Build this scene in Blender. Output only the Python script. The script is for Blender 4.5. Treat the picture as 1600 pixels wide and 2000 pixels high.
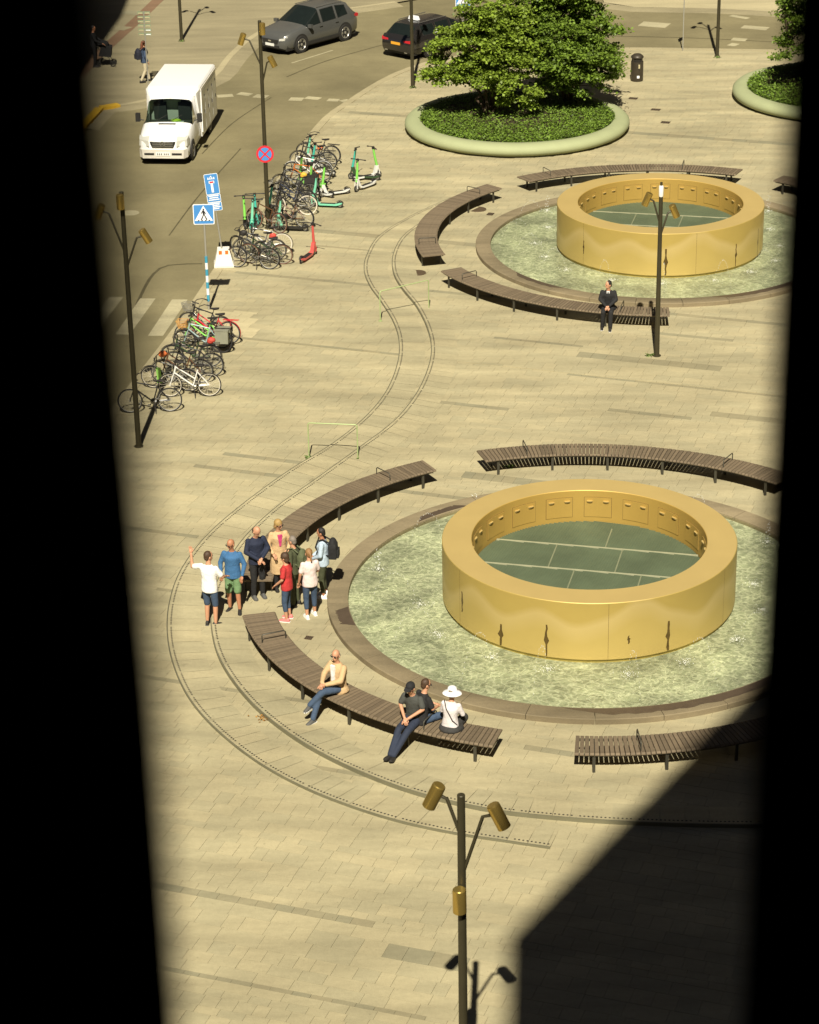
import bpy, bmesh, math, random
from mathutils import Vector, Matrix, Euler
import numpy as np
random.seed(7); np.random.seed(7)
for o in list(bpy.data.objects): bpy.data.objects.remove(o)
scene = bpy.context.scene
COL = scene.collection
R = math.radians

# ------------------------------------------------------------------ camera
cam_d = bpy.data.cameras.new('camera'); cam = bpy.data.objects.new('camera', cam_d); COL.objects.link(cam)
cam_d.sensor_fit = 'HORIZONTAL'; cam_d.sensor_width = 36.0; cam_d.lens = 105.63
cam_d.clip_start = 0.05; cam_d.clip_end = 2000
_p, _r = R(24.345), R(1.071)
_fw = Vector((0, math.cos(_p), -math.sin(_p))); _rt = Vector((1, 0, 0)); _up = _rt.cross(_fw)
_rt2 = _rt * math.cos(_r) - _up * math.sin(_r); _up2 = _rt * math.sin(_r) + _up * math.cos(_r)
_m = Matrix((_rt2, _up2, -_fw)).transposed().to_4x4(); _m.translation = (0, 0, 24)
cam.matrix_world = _m
cam_d.dof.use_dof = True; cam_d.dof.focus_distance = 58.0; cam_d.dof.aperture_fstop = 4.9
scene.camera = cam

# ------------------------------------------------------------------ sky, sun, exposure
SUN_EL, SUN_AZ = R(49), R(3.4)          # light travels towards +y, slightly towards +x
world = bpy.data.worlds.new('World'); scene.world = world; world.use_nodes = True
wn = world.node_tree.nodes; wl = world.node_tree.links; wn.clear()
sky = wn.new('ShaderNodeTexSky'); sky.sky_type = 'NISHITA'; sky.sun_disc = False
sky.air_density = 0.22; sky.dust_density = 0.2; sky.sun_elevation = SUN_EL; sky.sun_rotation = math.pi + SUN_AZ
bg = wn.new('ShaderNodeBackground'); bg.inputs['Strength'].default_value = 0.05
wo = wn.new('ShaderNodeOutputWorld'); wl.new(sky.outputs[0], bg.inputs[0]); wl.new(bg.outputs[0], wo.inputs[0])
sun_d = bpy.data.lights.new('sun', 'SUN'); sun = bpy.data.objects.new('sun', sun_d); COL.objects.link(sun)
sun_d.energy = 5.0; sun_d.angle = R(0.5); sun_d.color = (1.0, 0.925, 0.77)
sdir = Vector((math.sin(SUN_AZ) * math.cos(SUN_EL), math.cos(SUN_AZ) * math.cos(SUN_EL), -math.sin(SUN_EL)))
sun.rotation_euler = sdir.to_track_quat('-Z', 'Y').to_euler(); sun.location = (0, -40, 60)
vs = scene.view_settings
vs.view_transform = 'Standard'; vs.look = 'None'; vs.gamma = 1.0; vs.exposure = 0.55; vs.use_curve_mapping = False

# ------------------------------------------------------------------ helpers
def lin(r, g, b):                       # sRGB 0-255 to linear
    f = lambda c: c / 12.92 if c <= 0.04045 else ((c + 0.055) / 1.055) ** 2.4
    return (f(r / 255), f(g / 255), f(b / 255))

MATS = {}
def mat(name, col, rough=0.6, metal=0.0, var=0.12, scale=6.0, bump=0.0, bscale=60.0, island=0.0, coat=0.0, spec=0.5, emit=0.0):
    """Principled material with procedural colour variation and fine bump."""
    if name in MATS: return MATS[name]
    m = bpy.data.materials.new(name); m.use_nodes = True
    nt = m.node_tree; N = nt.nodes; L = nt.links; p = N['Principled BSDF']
    p.inputs['Roughness'].default_value = rough; p.inputs['Metallic'].default_value = metal
    p.inputs['Specular IOR Level'].default_value = spec
    if coat: p.inputs['Coat Weight'].default_value = coat; p.inputs['Coat Roughness'].default_value = 0.05
    tc = N.new('ShaderNodeTexCoord'); nz = N.new('ShaderNodeTexNoise')
    nz.inputs['Scale'].default_value = scale; nz.inputs['Detail'].default_value = 5
    L.new(tc.outputs['Object'], nz.inputs['Vector'])
    mx = N.new('ShaderNodeMix'); mx.data_type = 'RGBA'
    mx.inputs[6].default_value = tuple(c * (1 - var) for c in col) + (1,)
    mx.inputs[7].default_value = tuple(min(1, c * (1 + var)) for c in col) + (1,)
    L.new(nz.outputs['Fac'], mx.inputs[0]); out = mx.outputs[2]
    if island:
        gi = N.new('ShaderNodeNewGeometry'); oi = N.new('ShaderNodeObjectInfo')
        ad = N.new('ShaderNodeMath'); ad.operation = 'ADD'; L.new(gi.outputs['Random Per Island'], ad.inputs[0]); L.new(oi.outputs['Random'], ad.inputs[1])
        fr = N.new('ShaderNodeMath'); fr.operation = 'FRACT'; L.new(ad.outputs[0], fr.inputs[0])
        mr = N.new('ShaderNodeMapRange'); mr.inputs['To Min'].default_value = 1 - island; mr.inputs['To Max'].default_value = 1 + island
        L.new(fr.outputs[0], mr.inputs['Value'])
        hs = N.new('ShaderNodeHueSaturation'); L.new(out, hs.inputs['Color']); L.new(mr.outputs[0], hs.inputs['Value']); out = hs.outputs[0]
    L.new(out, p.inputs['Base Color'])
    if bump:
        nb = N.new('ShaderNodeTexNoise'); nb.inputs['Scale'].default_value = bscale; nb.inputs['Detail'].default_value = 4
        L.new(tc.outputs['Object'], nb.inputs['Vector'])
        b = N.new('ShaderNodeBump'); b.inputs['Strength'].default_value = bump; b.inputs['Distance'].default_value = 0.02
        L.new(nb.outputs['Fac'], b.inputs['Height']); L.new(b.outputs[0], p.inputs['Normal'])
    MATS[name] = m
    return m

def tag(o, label=None, cat=None, group=None, kind=None):
    if label: o['label'] = label
    if cat: o['category'] = cat
    if group: o['group'] = group
    if kind: o['kind'] = kind
    return o

def empty(name, loc=(0, 0, 0), rz=0.0, label=None, cat=None, group=None):
    o = bpy.data.objects.new(name, None); COL.objects.link(o)
    o.location = (loc[0], loc[1], loc[2] if len(loc) > 2 else 0.0); o.rotation_euler = (0, 0, rz)
    o.empty_display_size = 0.2
    return tag(o, label, cat, group)

def link(name, me, parent=None, material=None, loc=None, rot=None, scale=None):
    o = bpy.data.objects.new(name, me); COL.objects.link(o)
    if parent: o.parent = parent
    if material:
        if not me.materials: me.materials.append(None)
        o.material_slots[0].link = 'OBJECT'; o.material_slots[0].material = material
    if loc: o.location = loc
    if rot: o.rotation_euler = rot
    if scale: o.scale = scale
    return o

class MB:
    """collects simple shapes into one mesh"""
    def __init__(s): s.v = []; s.f = []
    def add(s, vs, fs, M=None):
        n = len(s.v)
        s.v += [tuple(M @ Vector(v)) for v in vs] if M else [tuple(v) for v in vs]
        s.f += [tuple(i + n for i in f) for f in fs]
        return s
    def box(s, c, d, M=None, rz=0.0, taper=1.0):
        x, y, z = d[0] / 2, d[1] / 2, d[2] / 2; t = taper
        vs = [(-x, -y, -z), (x, -y, -z), (x, y, -z), (-x, y, -z), (-x * t, -y * t, z), (x * t, -y * t, z), (x * t, y * t, z), (-x * t, y * t, z)]
        T = Matrix.Translation(c) @ Matrix.Rotation(rz, 4, 'Z')
        if M: T = M @ T
        return s.add(vs, [(0, 3, 2, 1), (4, 5, 6, 7), (0, 1, 5, 4), (1, 2, 6, 5), (2, 3, 7, 6), (3, 0, 4, 7)], T)
    def tube(s, a, b, r0, r1=None, n=8, cap=True):
        r1 = r0 if r1 is None else r1
        a = Vector(a); b = Vector(b); d = b - a
        q = d.to_track_quat('Z', 'Y').to_matrix()
        vs = []
        for p, r in ((a, r0), (b, r1)):
            for i in range(n):
                t = 2 * math.pi * i / n; vs.append(p + q @ Vector((r * math.cos(t), r * math.sin(t), 0)))
        fs = [(i, (i + 1) % n, n + (i + 1) % n, n + i) for i in range(n)]
        if cap: fs += [tuple(range(n))[::-1], tuple(range(n, 2 * n))]
        return s.add(vs, fs)
    def path(s, pts, r, n=6, closed=False):
        pts = [Vector(p) for p in pts]; N = len(pts); vs = []; fs = []; up = None
        for i, p in enumerate(pts):
            t = (pts[(i + 1) % N] - pts[i - 1]) if closed else (pts[min(i + 1, N - 1)] - pts[max(i - 1, 0)])
            t.normalize()
            if up is None: up = Vector((0, 0, 1)) if abs(t.z) < .9 else Vector((1, 0, 0))
            sd = t.cross(up).normalized(); up = sd.cross(t).normalized()
            for k in range(n):
                a = 2 * math.pi * k / n; vs.append(p + sd * (r * math.cos(a)) + up * (r * math.sin(a)))
        for i in range(N if closed else N - 1):
            j = (i + 1) % N
            for k in range(n): fs.append((i * n + k, i * n + (k + 1) % n, j * n + (k + 1) % n, j * n + k))
        if not closed: fs += [tuple(range(n))[::-1], tuple(range((N - 1) * n, N * n))]
        return s.add(vs, fs)
    def torus(s, c, R0, r, axis='Y', n=28, m=6, M=None):
        vs = []; fs = []
        for i in range(n):
            a = 2 * math.pi * i / n
            for k in range(m):
                b = 2 * math.pi * k / m; q = R0 + r * math.cos(b)
                p = (q * math.cos(a), r * math.sin(b), q * math.sin(a)) if axis == 'Y' else (q * math.cos(a), q * math.sin(a), r * math.sin(b))
                vs.append((p[0] + c[0], p[1] + c[1], p[2] + c[2]))
        for i in range(n):
            for k in range(m):
                fs.append((i * m + k, i * m + (k + 1) % m, ((i + 1) % n) * m + (k + 1) % m, ((i + 1) % n) * m + k))
        return s.add(vs, fs, M)
    def lathe(s, prof, n=32, c=(0, 0, 0), M=None, closed=False):
        vs = []; fs = []; m = len(prof)
        for i in range(n):
            a = 2 * math.pi * i / n
            for r, z in prof: vs.append((c[0] + r * math.cos(a), c[1] + r * math.sin(a), c[2] + z))
        for i in range(n):
            j = (i + 1) % n
            for k in range(m if closed else m - 1):
                l = (k + 1) % m; fs.append((i * m + k, j * m + k, j * m + l, i * m + l))
        if not closed:
            if prof[0][0] > 1e-5: fs.append(tuple(i * m for i in range(n))[::-1])
            if prof[-1][0] > 1e-5: fs.append(tuple(i * m + m - 1 for i in range(n)))
        return s.add(vs, fs, M)
    def loft(s, rings, cap=True, M=None):
        n = len(rings[0]); vs = [p for r in rings for p in r]; fs = []
        for i in range(len(rings) - 1):
            for k in range(n): fs.append((i * n + k, i * n + (k + 1) % n, (i + 1) * n + (k + 1) % n, (i + 1) * n + k))
        if cap: fs += [tuple(range(n))[::-1], tuple(range((len(rings) - 1) * n, len(rings) * n))]
        return s.add(vs, fs, M)
    def ball(s, c, r, n=10, m=7, M=None):
        if not hasattr(r, '__len__'): r = (r, r, r)
        vs = [(0, 0, -1)]; fs = []
        for j in range(1, m):
            t = -math.pi / 2 + math.pi * j / m
            for i in range(n):
                a = 2 * math.pi * i / n; vs.append((math.cos(t) * math.cos(a), math.cos(t) * math.sin(a), math.sin(t)))
        vs.append((0, 0, 1)); e = len(vs) - 1
        for i in range(n): fs.append((0, 1 + (i + 1) % n, 1 + i)); fs.append((e, e - n + i, e - n + (i + 1) % n))
        for j in range(m - 2):
            for i in range(n):
                a = 1 + j * n; fs.append((a + i, a + (i + 1) % n, a + n + (i + 1) % n, a + n + i))
        T = Matrix.Translation(c) @ Matrix.Diagonal((r[0], r[1], r[2], 1))
        return s.add(vs, fs, (M @ T) if M else T)
    def capsule(s, a, b, r0, r1, n=10):
        s.ball(a, r0, n); s.ball(b, r1, n); return s.tube(a, b, r0, r1, n)
    def mesh(s, name, smooth=30):
        me = bpy.data.meshes.new(name); me.from_pydata(s.v, [], s.f); me.validate()
        bm = bmesh.new(); bm.from_mesh(me); bmesh.ops.delete(bm, geom=[v for v in bm.verts if not v.link_faces], context='VERTS'); bmesh.ops.recalc_face_normals(bm, faces=bm.faces); bm.to_mesh(me); bm.free()
        if smooth:
            me.polygons.foreach_set('use_smooth', [True] * len(me.polygons)); me.set_sharp_from_angle(angle=R(smooth))
        me.update(); return me
    def build(s, name, material, parent=None, smooth=30, loc=None, rot=None):
        return link(name, s.mesh(name, smooth), parent, material, loc, rot)

def copy_tree(o, parent=None):
    c = o.copy(); COL.objects.link(c); c.parent = parent
    for ch in list(o.children): copy_tree(ch, c)
    return c

def inpoly(x, y, P):
    k = False; j = len(P) - 1
    for i in range(len(P)):
        if (P[i][1] > y) != (P[j][1] > y) and x < (P[j][0] - P[i][0]) * (y - P[i][1]) / (P[j][1] - P[i][1]) + P[i][0]: k = not k
        j = i
    return k

def smooth_line(pts, step=0.25):
    """Catmull-Rom through ground points, resampled at about even steps"""
    P = [Vector((p[0], p[1])) for p in pts]; out = []
    for i in range(len(P) - 1):
        p0, p1, p2, p3 = P[max(i - 1, 0)], P[i], P[i + 1], P[min(i + 2, len(P) - 1)]
        n = max(2, int((p2 - p1).length / step))
        for k in range(n):
            t = k / n
            out.append(0.5 * ((2 * p1) + (p2 - p0) * t + (2 * p0 - 5 * p1 + 4 * p2 - p3) * t * t + (3 * p1 - p0 - 3 * p2 + p3) * t ** 3))
    out.append(P[-1]); return out

def ribbon(pts, w0, w1, z):
    """flat strip between the offsets w0 and w1 left of a line"""
    vs = []; fs = []
    for i, p in enumerate(pts):
        t = (pts[min(i + 1, len(pts) - 1)] - pts[max(i - 1, 0)]).normalized(); nrm = Vector((-t.y, t.x))
        a = p + nrm * w0; b = p + nrm * w1; vs += [(a.x, a.y, z), (b.x, b.y, z)]
        if i: fs.append((2 * i - 2, 2 * i, 2 * i + 1, 2 * i - 1))
    return vs, fs

# ------------------------------------------------------------------ setting
C1 = (3.97, 48.29); C2 = (8.12, 73.26)            # centres of the two fountains
P1c = (4.28, 87.65); P2c = (17.0, 91.2)           # centres of the two planters

def paving_mat(name, cols, stain=0.25, grain=60, tone=(0.90, 1.07), streak=1.0):
    m = bpy.data.materials.new(name); m.use_nodes = True
    nt = m.node_tree; N = nt.nodes; L = nt.links; p = N['Principled BSDF']; p.inputs['Roughness'].default_value = 0.85
    p.inputs['Specular IOR Level'].default_value = 0.25
    geo = N.new('ShaderNodeNewGeometry'); oi = N.new('ShaderNodeObjectInfo')
    ad = N.new('ShaderNodeMath'); ad.operation = 'ADD'; L.new(geo.outputs['Random Per Island'], ad.inputs[0]); L.new(oi.outputs['Random'], ad.inputs[1])
    fr = N.new('ShaderNodeMath'); fr.operation = 'FRACT'; L.new(ad.outputs[0], fr.inputs[0])
    cr = N.new('ShaderNodeValToRGB'); cr.color_ramp.interpolation = 'LINEAR'
    for i, c in enumerate(cols):
        e = cr.color_ramp.elements[i] if i < 2 else cr.color_ramp.elements.new(0)
        e.position = i / (len(cols) - 1); e.color = tuple(c) + (1,)
    L.new(fr.outputs[0], cr.inputs[0])
    def noise(sc, det=6, rough=.6, vec=None):
        n = N.new('ShaderNodeTexNoise'); n.inputs['Scale'].default_value = sc; n.inputs['Detail'].default_value = det; n.inputs['Roughness'].default_value = rough
        L.new(vec or geo.outputs['Position'], n.inputs['Vector']); return n.outputs['Fac']
    def rng(v, a, b, c, d):
        r = N.new('ShaderNodeMapRange'); r.inputs[1].default_value = a; r.inputs[2].default_value = b; r.inputs[3].default_value = c; r.inputs[4].default_value = d
        L.new(v, r.inputs[0]); return r.outputs[0]
    mp = N.new('ShaderNodeMapping'); mp.inputs['Rotation'].default_value = (0, 0, R(19.5)); mp.inputs['Scale'].default_value = (0.22, 1.3, 1)
    L.new(geo.outputs['Position'], mp.inputs['Vector'])
    f1 = rng(noise(0.25, 4), .3, .7, tone[0], tone[1])                  # broad wear
    f2 = rng(noise(1.0, 5, .6, mp.outputs[0]), .35, .7, 1 + .06 * streak, 1 - stain * streak)   # streaks along the courses
    f3 = rng(noise(grain, 3), .3, .7, .88, 1.1)                          # grain of the stone
    f5 = rng(noise(9, 5, .7), .3, .7, .93, 1.06)
    f6 = rng(noise(13, 2, .5), .70, .76, 1.0, 1 - stain * .9)           # gum and small spots
    f4 = rng(noise(2.2, 8, .7), .62, .8, 1.0, 1 - stain)                 # dirt spots
    prev = None
    for f in (f1, f2, f3, f4, f5, f6):
        if prev is None: prev = f; continue
        k = N.new('ShaderNodeMath'); k.operation = 'MULTIPLY'; L.new(prev, k.inputs[0]); L.new(f, k.inputs[1]); prev = k.outputs[0]
    vm = N.new('ShaderNodeVectorMath'); vm.operation = 'SCALE'; L.new(cr.outputs[0], vm.inputs[0]); L.new(prev, vm.inputs['Scale'])
    L.new(vm.outputs[0], p.inputs['Base Color'])
    b = N.new('ShaderNodeBump'); b.inputs['Strength'].default_value = 0.25; b.inputs['Distance'].default_value = 0.01
    L.new(noise(grain * 1.5, 3), b.inputs['Height']); L.new(b.outputs[0], p.inputs['Normal'])
    return m

T0 = (0.428, 0.374, 0.227)
def tone(k, g=0.0): return (T0[0] * k - g * .02, T0[1] * k, T0[2] * k + g * .01)
M_SLAB = paving_mat('paving_stone', [tone(.94, .5), tone(.98), tone(1.0), tuple(a * b for a, b in zip(tone(.99), (1.02, .97, .95))), tone(1.01), tone(.97, .5), tone(1.035)], stain=.27, tone=(.88, 1.06))
M_DARK = paving_mat('dark_paving_stone', [tone(.68, .8), tone(.76, .8), tone(.72)])
M_PALE = paving_mat('pale_paving_stone', [tone(1.15), tone(1.22), tone(1.18)], stain=.15)
M_BED = paving_mat('paving_joint_sand', [tone(.83), tone(.83)], stain=.2)
M_FARPAVE = paving_mat('far_pavement', [tone(.66), tone(.66)], stain=.22)
M_ASPH = paving_mat('asphalt', [(.215, .187, .102), (.215, .187, .102)], stain=.34, grain=90, tone=(.74, 1.15), streak=.22)
M_KERB = paving_mat('kerb_granite', [tone(.86), tone(.95), tone(.90)], stain=.15)
M_PAINT = paving_mat('worn_road_paint', [(.42, .38, .24), (.42, .38, .24)], stain=.3, grain=30)
M_REDBR = paving_mat('red_brown_paver', [(.20, .125, .075), (.225, .14, .085)], stain=.2)

def sheet(name, poly, z, material, kind='structure', parent=None):
    me = bpy.data.meshes.new(name); me.from_pydata([(x, y, z) for x, y in poly], [], [tuple(range(len(poly)))]); me.update()
    o = link(name, me, parent, material)
    if kind and not parent: o['kind'] = kind
    return o

g_ = sheet('ground', [(-400, -400), (400, -400), (400, 800), (-400, 800)], -0.12, M_ASPH)
g_['label'] = 'dull asphalt ground below and around the square'

KERB = smooth_line([(-8.98, 53.45), (-8.48, 56.60), (-7.86, 60.08), (-7.16, 63.77), (-6.98, 64.75), (-6.59, 66.89), (-6.18, 69.52), (-5.90, 71.45), (-5.51, 73.88), (-4.95, 77.36), (-4.12, 82.44),
        (-3.05, 88.87), (-2.07, 91.89), (-0.79, 95.08), (0.36, 97.10), (1.84, 98.64), (3.57, 99.39), (6.80, 99.77), (9.60, 99.82), (15.28, 99.01), (20.66, 98.14)], 0.5)
ROADZ = -0.08
road = sheet('road', [(-60, 40), (60, 40), (60, 190), (-60, 190)], ROADZ, M_ASPH)
road['label'] = 'sunlit grey brown asphalt road curving behind the bicycles'
plaza_poly = [(p.x, p.y) for p in KERB] + [(30, 60), (30, 5), (-30, 5), (-30, 40)]
plaza = sheet('plaza', plaza_poly, -0.014, M_BED)
plaza['label'] = 'beige stone paved square around the two fountains'

# kerb stones along the road
kerb = empty('kerb', (0, 0, 0)); tag(kerb, 'pale flush granite kerb between square and road', kind='structure')
ks = MB().box((0, 0, -.06), (.96, .30, .13)).mesh('kerb_stone', 0)
acc = 0.0; last = KERB[0]
for p in KERB[1:]:
    d = (p - last).length
    if d >= 0.95:
        t = (p - last) / d; c = (p + last) / 2
        link('kerb_stone', ks, kerb, M_KERB, (c.x, c.y, .0), (0, 0, math.atan2(t.y, t.x)), (d / .97, 1, 1)); last = p

# paving slabs in courses
RA = R(-19.3); U = Vector((math.cos(RA), math.sin(RA))); V = Vector((-U.y, U.x))
def uv(p): q = Vector(p); return q.dot(U), q.dot(V)
camR = _m.to_3x3().transposed()
def seen(x, y):
    q = camR @ Vector((x, y, -24.0)); px = 800 + 4694.8 * q.x / -q.z; py = 1000 - 4694.8 * q.y / -q.z
    return px, py
# dark inlaid strips: (start, end, width)
strips = [((-7.40, 52.63), (-4.98, 51.85), .16), ((-6.24, 44.97), (-1.76, 43.59), .14), ((-4.80, 65.57), (-0.13, 63.81), .13), ((0.06, 60.57), (2.85, 59.43), .20),
          ((4.50, 62.12), (10.23, 60.02), .13), ((5.04, 63.61), (8.48, 62.34), .42), ((8.25, 58.98), (10.03, 58.25), .34), ((-4.84, 56.97), (-2.58, 56.12), .20),
          ((-4.81, 34.54), (-0.11, 32.73), .11), ((-4.95, 37.00), (-1.05, 35.55), .20), ((3.29, 70.52), (4.83, 69.85), .18), ((-0.50, 34.64), (0.82, 34.27), .42),
          ((7.19, 65.26), (9.16, 64.56), .20), ((1.30, 55.32), (3.56, 54.48), .40), ((-2.51, 41.16), (-0.50, 40.47), .14), ((2.38, 41.99), (3.90, 40.57), .2),
          ((-2.47, 73.91), (-0.50, 73.06), .13), ((-5.85, 49.08), (-4.42, 48.62), .13), ((5.50, 59.41), (7.20, 58.75), .2), ((2.75, 65.07), (4.90, 64.28), .16)]
S = []
for a, b, w in strips:
    ua, va = uv(a); ub, vb = uv(b); S.append(((va + vb) / 2, ua, ub, w))
S.sort()
PADS = [(-6.43, 67.96), (-4.49, 67.71), (-4.55, 65.38), (-6.78, 65.80)]
slabs = []
v = 20.0; si = 0
S = [s for s in S if s[0] > 21]
vmax = 100.0
rows = []
while v < vmax:
    w = random.choice([.20, .30, .30, .36, .36, .42])
    nxt = next((s for s in S if s[0] - s[3] / 2 >= v - .02), None)
    if nxt and v + w > nxt[0] - nxt[3] / 2 - .12:
        g = nxt[0] - nxt[3] / 2 - v
        if g > .08: rows.append((v, g, None))
        rows.append((v + max(g, 0), nxt[3], nxt)); v = v + max(g, 0) + nxt[3]
    else:
        rows.append((v, w, None)); v += w
for v0, w, st in rows:
    u = -45 + random.random()
    base_l = random.choice([.32, .40, .46, .55, .7])
    run = 0; dk = False
    while u < 40:
        l = base_l * random.uniform(.75, 1.3)
        c = U * (u + l / 2) + V * (v0 + w / 2)
        px, py = seen(c.x, c.y) if c.y > 20 else (-999, 0)
        if 120 < px < 1600 and -60 < py < 2060 and inpoly(c.x, c.y, plaza_poly):
            ok = all(inpoly(*(U * (u + a * l) + V * (v0 + b * w)), plaza_poly) for a in (0, 1) for b in (0, 1))
            if ok and (c - Vector(C1)).length > 5.6 and (c - Vector(C2)).length > 5.6 and (c - Vector(P1c)).length > 4.0 and (c - Vector(P2c)).length > 4.0:
                kind = 0
                if st and st[1] - .1 < u + l / 2 < st[2] + .1: kind = 1
                elif inpoly(c.x, c.y, PADS): kind = 2
                else:
                    if run <= 0:
                        run = random.randint(6, 40); dk = random.random() < .010
                    run -= 1
                    if dk: kind = 1
                slabs.append((c.x, c.y, l - .006, w - .006, kind, py, px))
        u += l
slabs.sort(key=lambda s: -s[5] + (400 if s[6] > 1000 and s[5] > 1300 else 0) + (300 if s[6] < 320 else 0))
slab_me = MB().box((0, 0, -.02), (1, 1, .04)).mesh('paving_slab', 0)
SM = (M_SLAB, M_DARK, M_PALE)
for i, (x, y, l, w, k, py, px) in enumerate(slabs[:300]):
    link('paving_slab', slab_me, plaza, SM[k], (x, y, random.uniform(-.0015, .0015)), (0, 0, RA), (l, w, 1))
for k, nm in ((0, 'paving_slabs'), (1, 'dark_paving_slabs'), (2, 'pale_paving_slabs')):
    mb = MB(); M = Matrix.Rotation(RA, 3, 'Z')
    vs = []; fs = []
    for (x, y, l, w, kk, py, px) in slabs[300:]:
        if kk != k: continue
        n = len(vs); a, b = l / 2, w / 2; z = random.uniform(-.0015, .0015)
        cs = [M @ Vector(q) for q in ((-a, -b, 0), (a, -b, 0), (a, b, 0), (-a, b, 0))]
        vs += [(x + q.x, y + q.y, z) for q in cs] + [(x + q.x, y + q.y, z - .03) for q in cs]
        fs += [(n, n + 1, n + 2, n + 3), (n, n + 4, n + 5, n + 1), (n + 1, n + 5, n + 6, n + 2), (n + 2, n + 6, n + 7, n + 3), (n + 3, n + 7, n + 4, n)]
    if vs:
        me = bpy.data.meshes.new(nm); me.from_pydata(vs, [], fs); me.update()
        o = link(nm, me, plaza, SM[k]); o['kind'] = 'stuff'
print('slabs', len(slabs))

# zebra crossing, worn marks, far pavements
ZB = [[(-7.09, 69.19), (-6.61, 69.16), (-7.09, 66.00), (-7.53, 66.02)], [(-8.07, 69.34), (-7.60, 69.31), (-8.08, 66.14), (-8.50, 66.20)],
      [(-9.04, 69.54), (-8.60, 69.51), (-9.08, 66.36), (-9.50, 66.43)], [(-10.01, 69.68), (-9.57, 69.66), (-10.07, 66.55), (-10.50, 66.62)]]
for i, q in enumerate(ZB):
    o = sheet('zebra_stripe', q, ROADZ + .004, M_PAINT, None, road); 
def quad_strip(name, pts, w, z, material, parent):
    vs, fs = ribbon(smooth_line(pts, .5), -w / 2, w / 2, z)
    me = bpy.data.meshes.new(name); me.from_pydata(vs, [], fs); me.update(); return link(name, me, parent, material)
for a, b, w in [((-7.30, 93.44), (-6.68, 93.56), .45), ((-6.48, 93.86), (-5.98, 93.58), .4), ((-5.82, 93.41), (-5.31, 93.22), .5), ((-4.41, 92.83), (-3.88, 92.72), .5),
             ((-3.77, 93.02), (-3.22, 92.75), .4), ((-2.91, 92.57), (-2.47, 92.46), .4), ((-2.34, 92.21), (-2.02, 92.42), .5),
             ((10.53, 104.64), (11.67, 104.15), .9), ((15.69, 106.62), (16.25, 106.37), .5), ((14.64, 105.90), (15.32, 105.24), .35), ((14.85, 103.69), (15.89, 103.22), .6), ((14.11, 101.46), (14.69, 101.23), .5), ((13.88, 100.55), (14.18, 100.34), .5),
             ((-4.54, 98.67), (-2.88, 100.78), .09)]:
    quad_strip('worn_marking', [a, b], w, ROADZ + .004, M_PAINT, road)
M_TAR = paving_mat('tar_seam', [(.10, .086, .045), (.10, .086, .045)], stain=.3)
for pts, w in (([(-8.18, 66.75), (-8.07, 69.72), (-7.87, 71.65), (-7.46, 72.48), (-6.41, 72.57)], .10), ([(-7.31, 85.23), (-6.44, 89.40), (-5.14, 93.12)], .05), ([(-7.71, 75.55), (-7.03, 80.10), (-5.94, 85.82)], .05), ([(-4.66, 96.35), (-3.06, 98.99), (-0.50, 101.88)], .07), ([(8.74, 102.46), (12.40, 101.79), (15.97, 100.75)], .08)):
    quad_strip('tar_seam', pts, w, ROADZ + .003, M_TAR, road)
for c_, r_, mm in (((-9.22, 78.11), .30, M_PAINT), ((-7.90, 86.16), .16, M_TAR)):
    me = bpy.data.meshes.new('road_cover'); me.from_pydata([(c_[0] + r_ * math.cos(k * .3927), c_[1] + r_ * math.sin(k * .3927), ROADZ + .006) for k in range(16)], [], [tuple(range(16))]); me.update(); link('road_cover', me, road, mm)
FAR = [(-17.08, 78.12), (-12.66, 83.33), (-12.10, 88.78), (-11.73, 91.58), (-11.04, 92.00), (-10.23, 92.48), (-8.83, 93.88), (-7.57, 96.25), (-7.05, 99.87), (-6.26, 103.33), (-5.04, 106.17), (-3.26, 107.65), (-2.12, 108.39), (-0.15, 109.49), (9, 116), (9, 175), (-60, 175), (-60, 60)]
fk = smooth_line(FAR[2:14], 1.0)
FAR = FAR[:2] + [(p.x, p.y) for p in fk] + FAR[14:]
o = sheet('pavement', FAR, -.004, M_FARPAVE); o['label'] = 'tan pavement on the far side of the road behind the van'
vs, fs = ribbon(fk, -.02, .25, -.002); me = bpy.data.meshes.new('kerb_edge'); me.from_pydata(vs, [], fs); me.update(); link('kerb_edge', me, o, M_KERB)
def dropped_edge(line, parent, material):
    """gentle ramp from the pavement down to the road"""
    vs = []; fs = []
    for i, p in enumerate(line):
        t_ = (line[min(i + 1, len(line) - 1)] - line[max(i - 1, 0)]).normalized(); q = p - Vector((-t_.y, t_.x)) * .7
        vs += [(q.x, q.y, ROADZ - .006), (p.x, p.y, -.003)]
        if i: fs.append((2 * i - 2, 2 * i, 2 * i + 1, 2 * i - 1))
    me = bpy.data.meshes.new('dropped_kerb'); me.from_pydata(vs, [], fs); me.update(); link('dropped_kerb', me, parent, material)
dropped_edge(fk, o, M_FARPAVE)
M_YEL = mat('yellow_kerb_paint', (.62, .38, .03), .7, var=.3, scale=5)
for a, b in (((-12.10, 88.78), (-11.74, 91.51)), ((-11.71, 91.58), (-11.04, 92.00)), ((-12.53, 84.50), (-12.10, 88.63))):
    a, b = Vector(a), Vector(b); d = b - a
    MB().box((0, 0, .02), (d.length - .03, .34, .12)).build('yellow_kerb_block', M_YEL, o, 0, ((a.x + b.x) / 2, (a.y + b.y) / 2, 0), (0, 0, math.atan2(d.y, d.x)))
quad_strip('red_brown_band', [(-10.96, 112.16), (-11.21, 110.65), (-11.83, 106.33), (-12.59, 101.58), (-13.23, 96.68)], .55, .0, M_REDBR, o)
for a, b in (((-12.48, 108.53), (-11.70, 108.15)), ((-12.84, 105.61), (-11.98, 105.15))): quad_strip('grey_band', [a, b], .7, .001, M_DARK, o)
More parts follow.
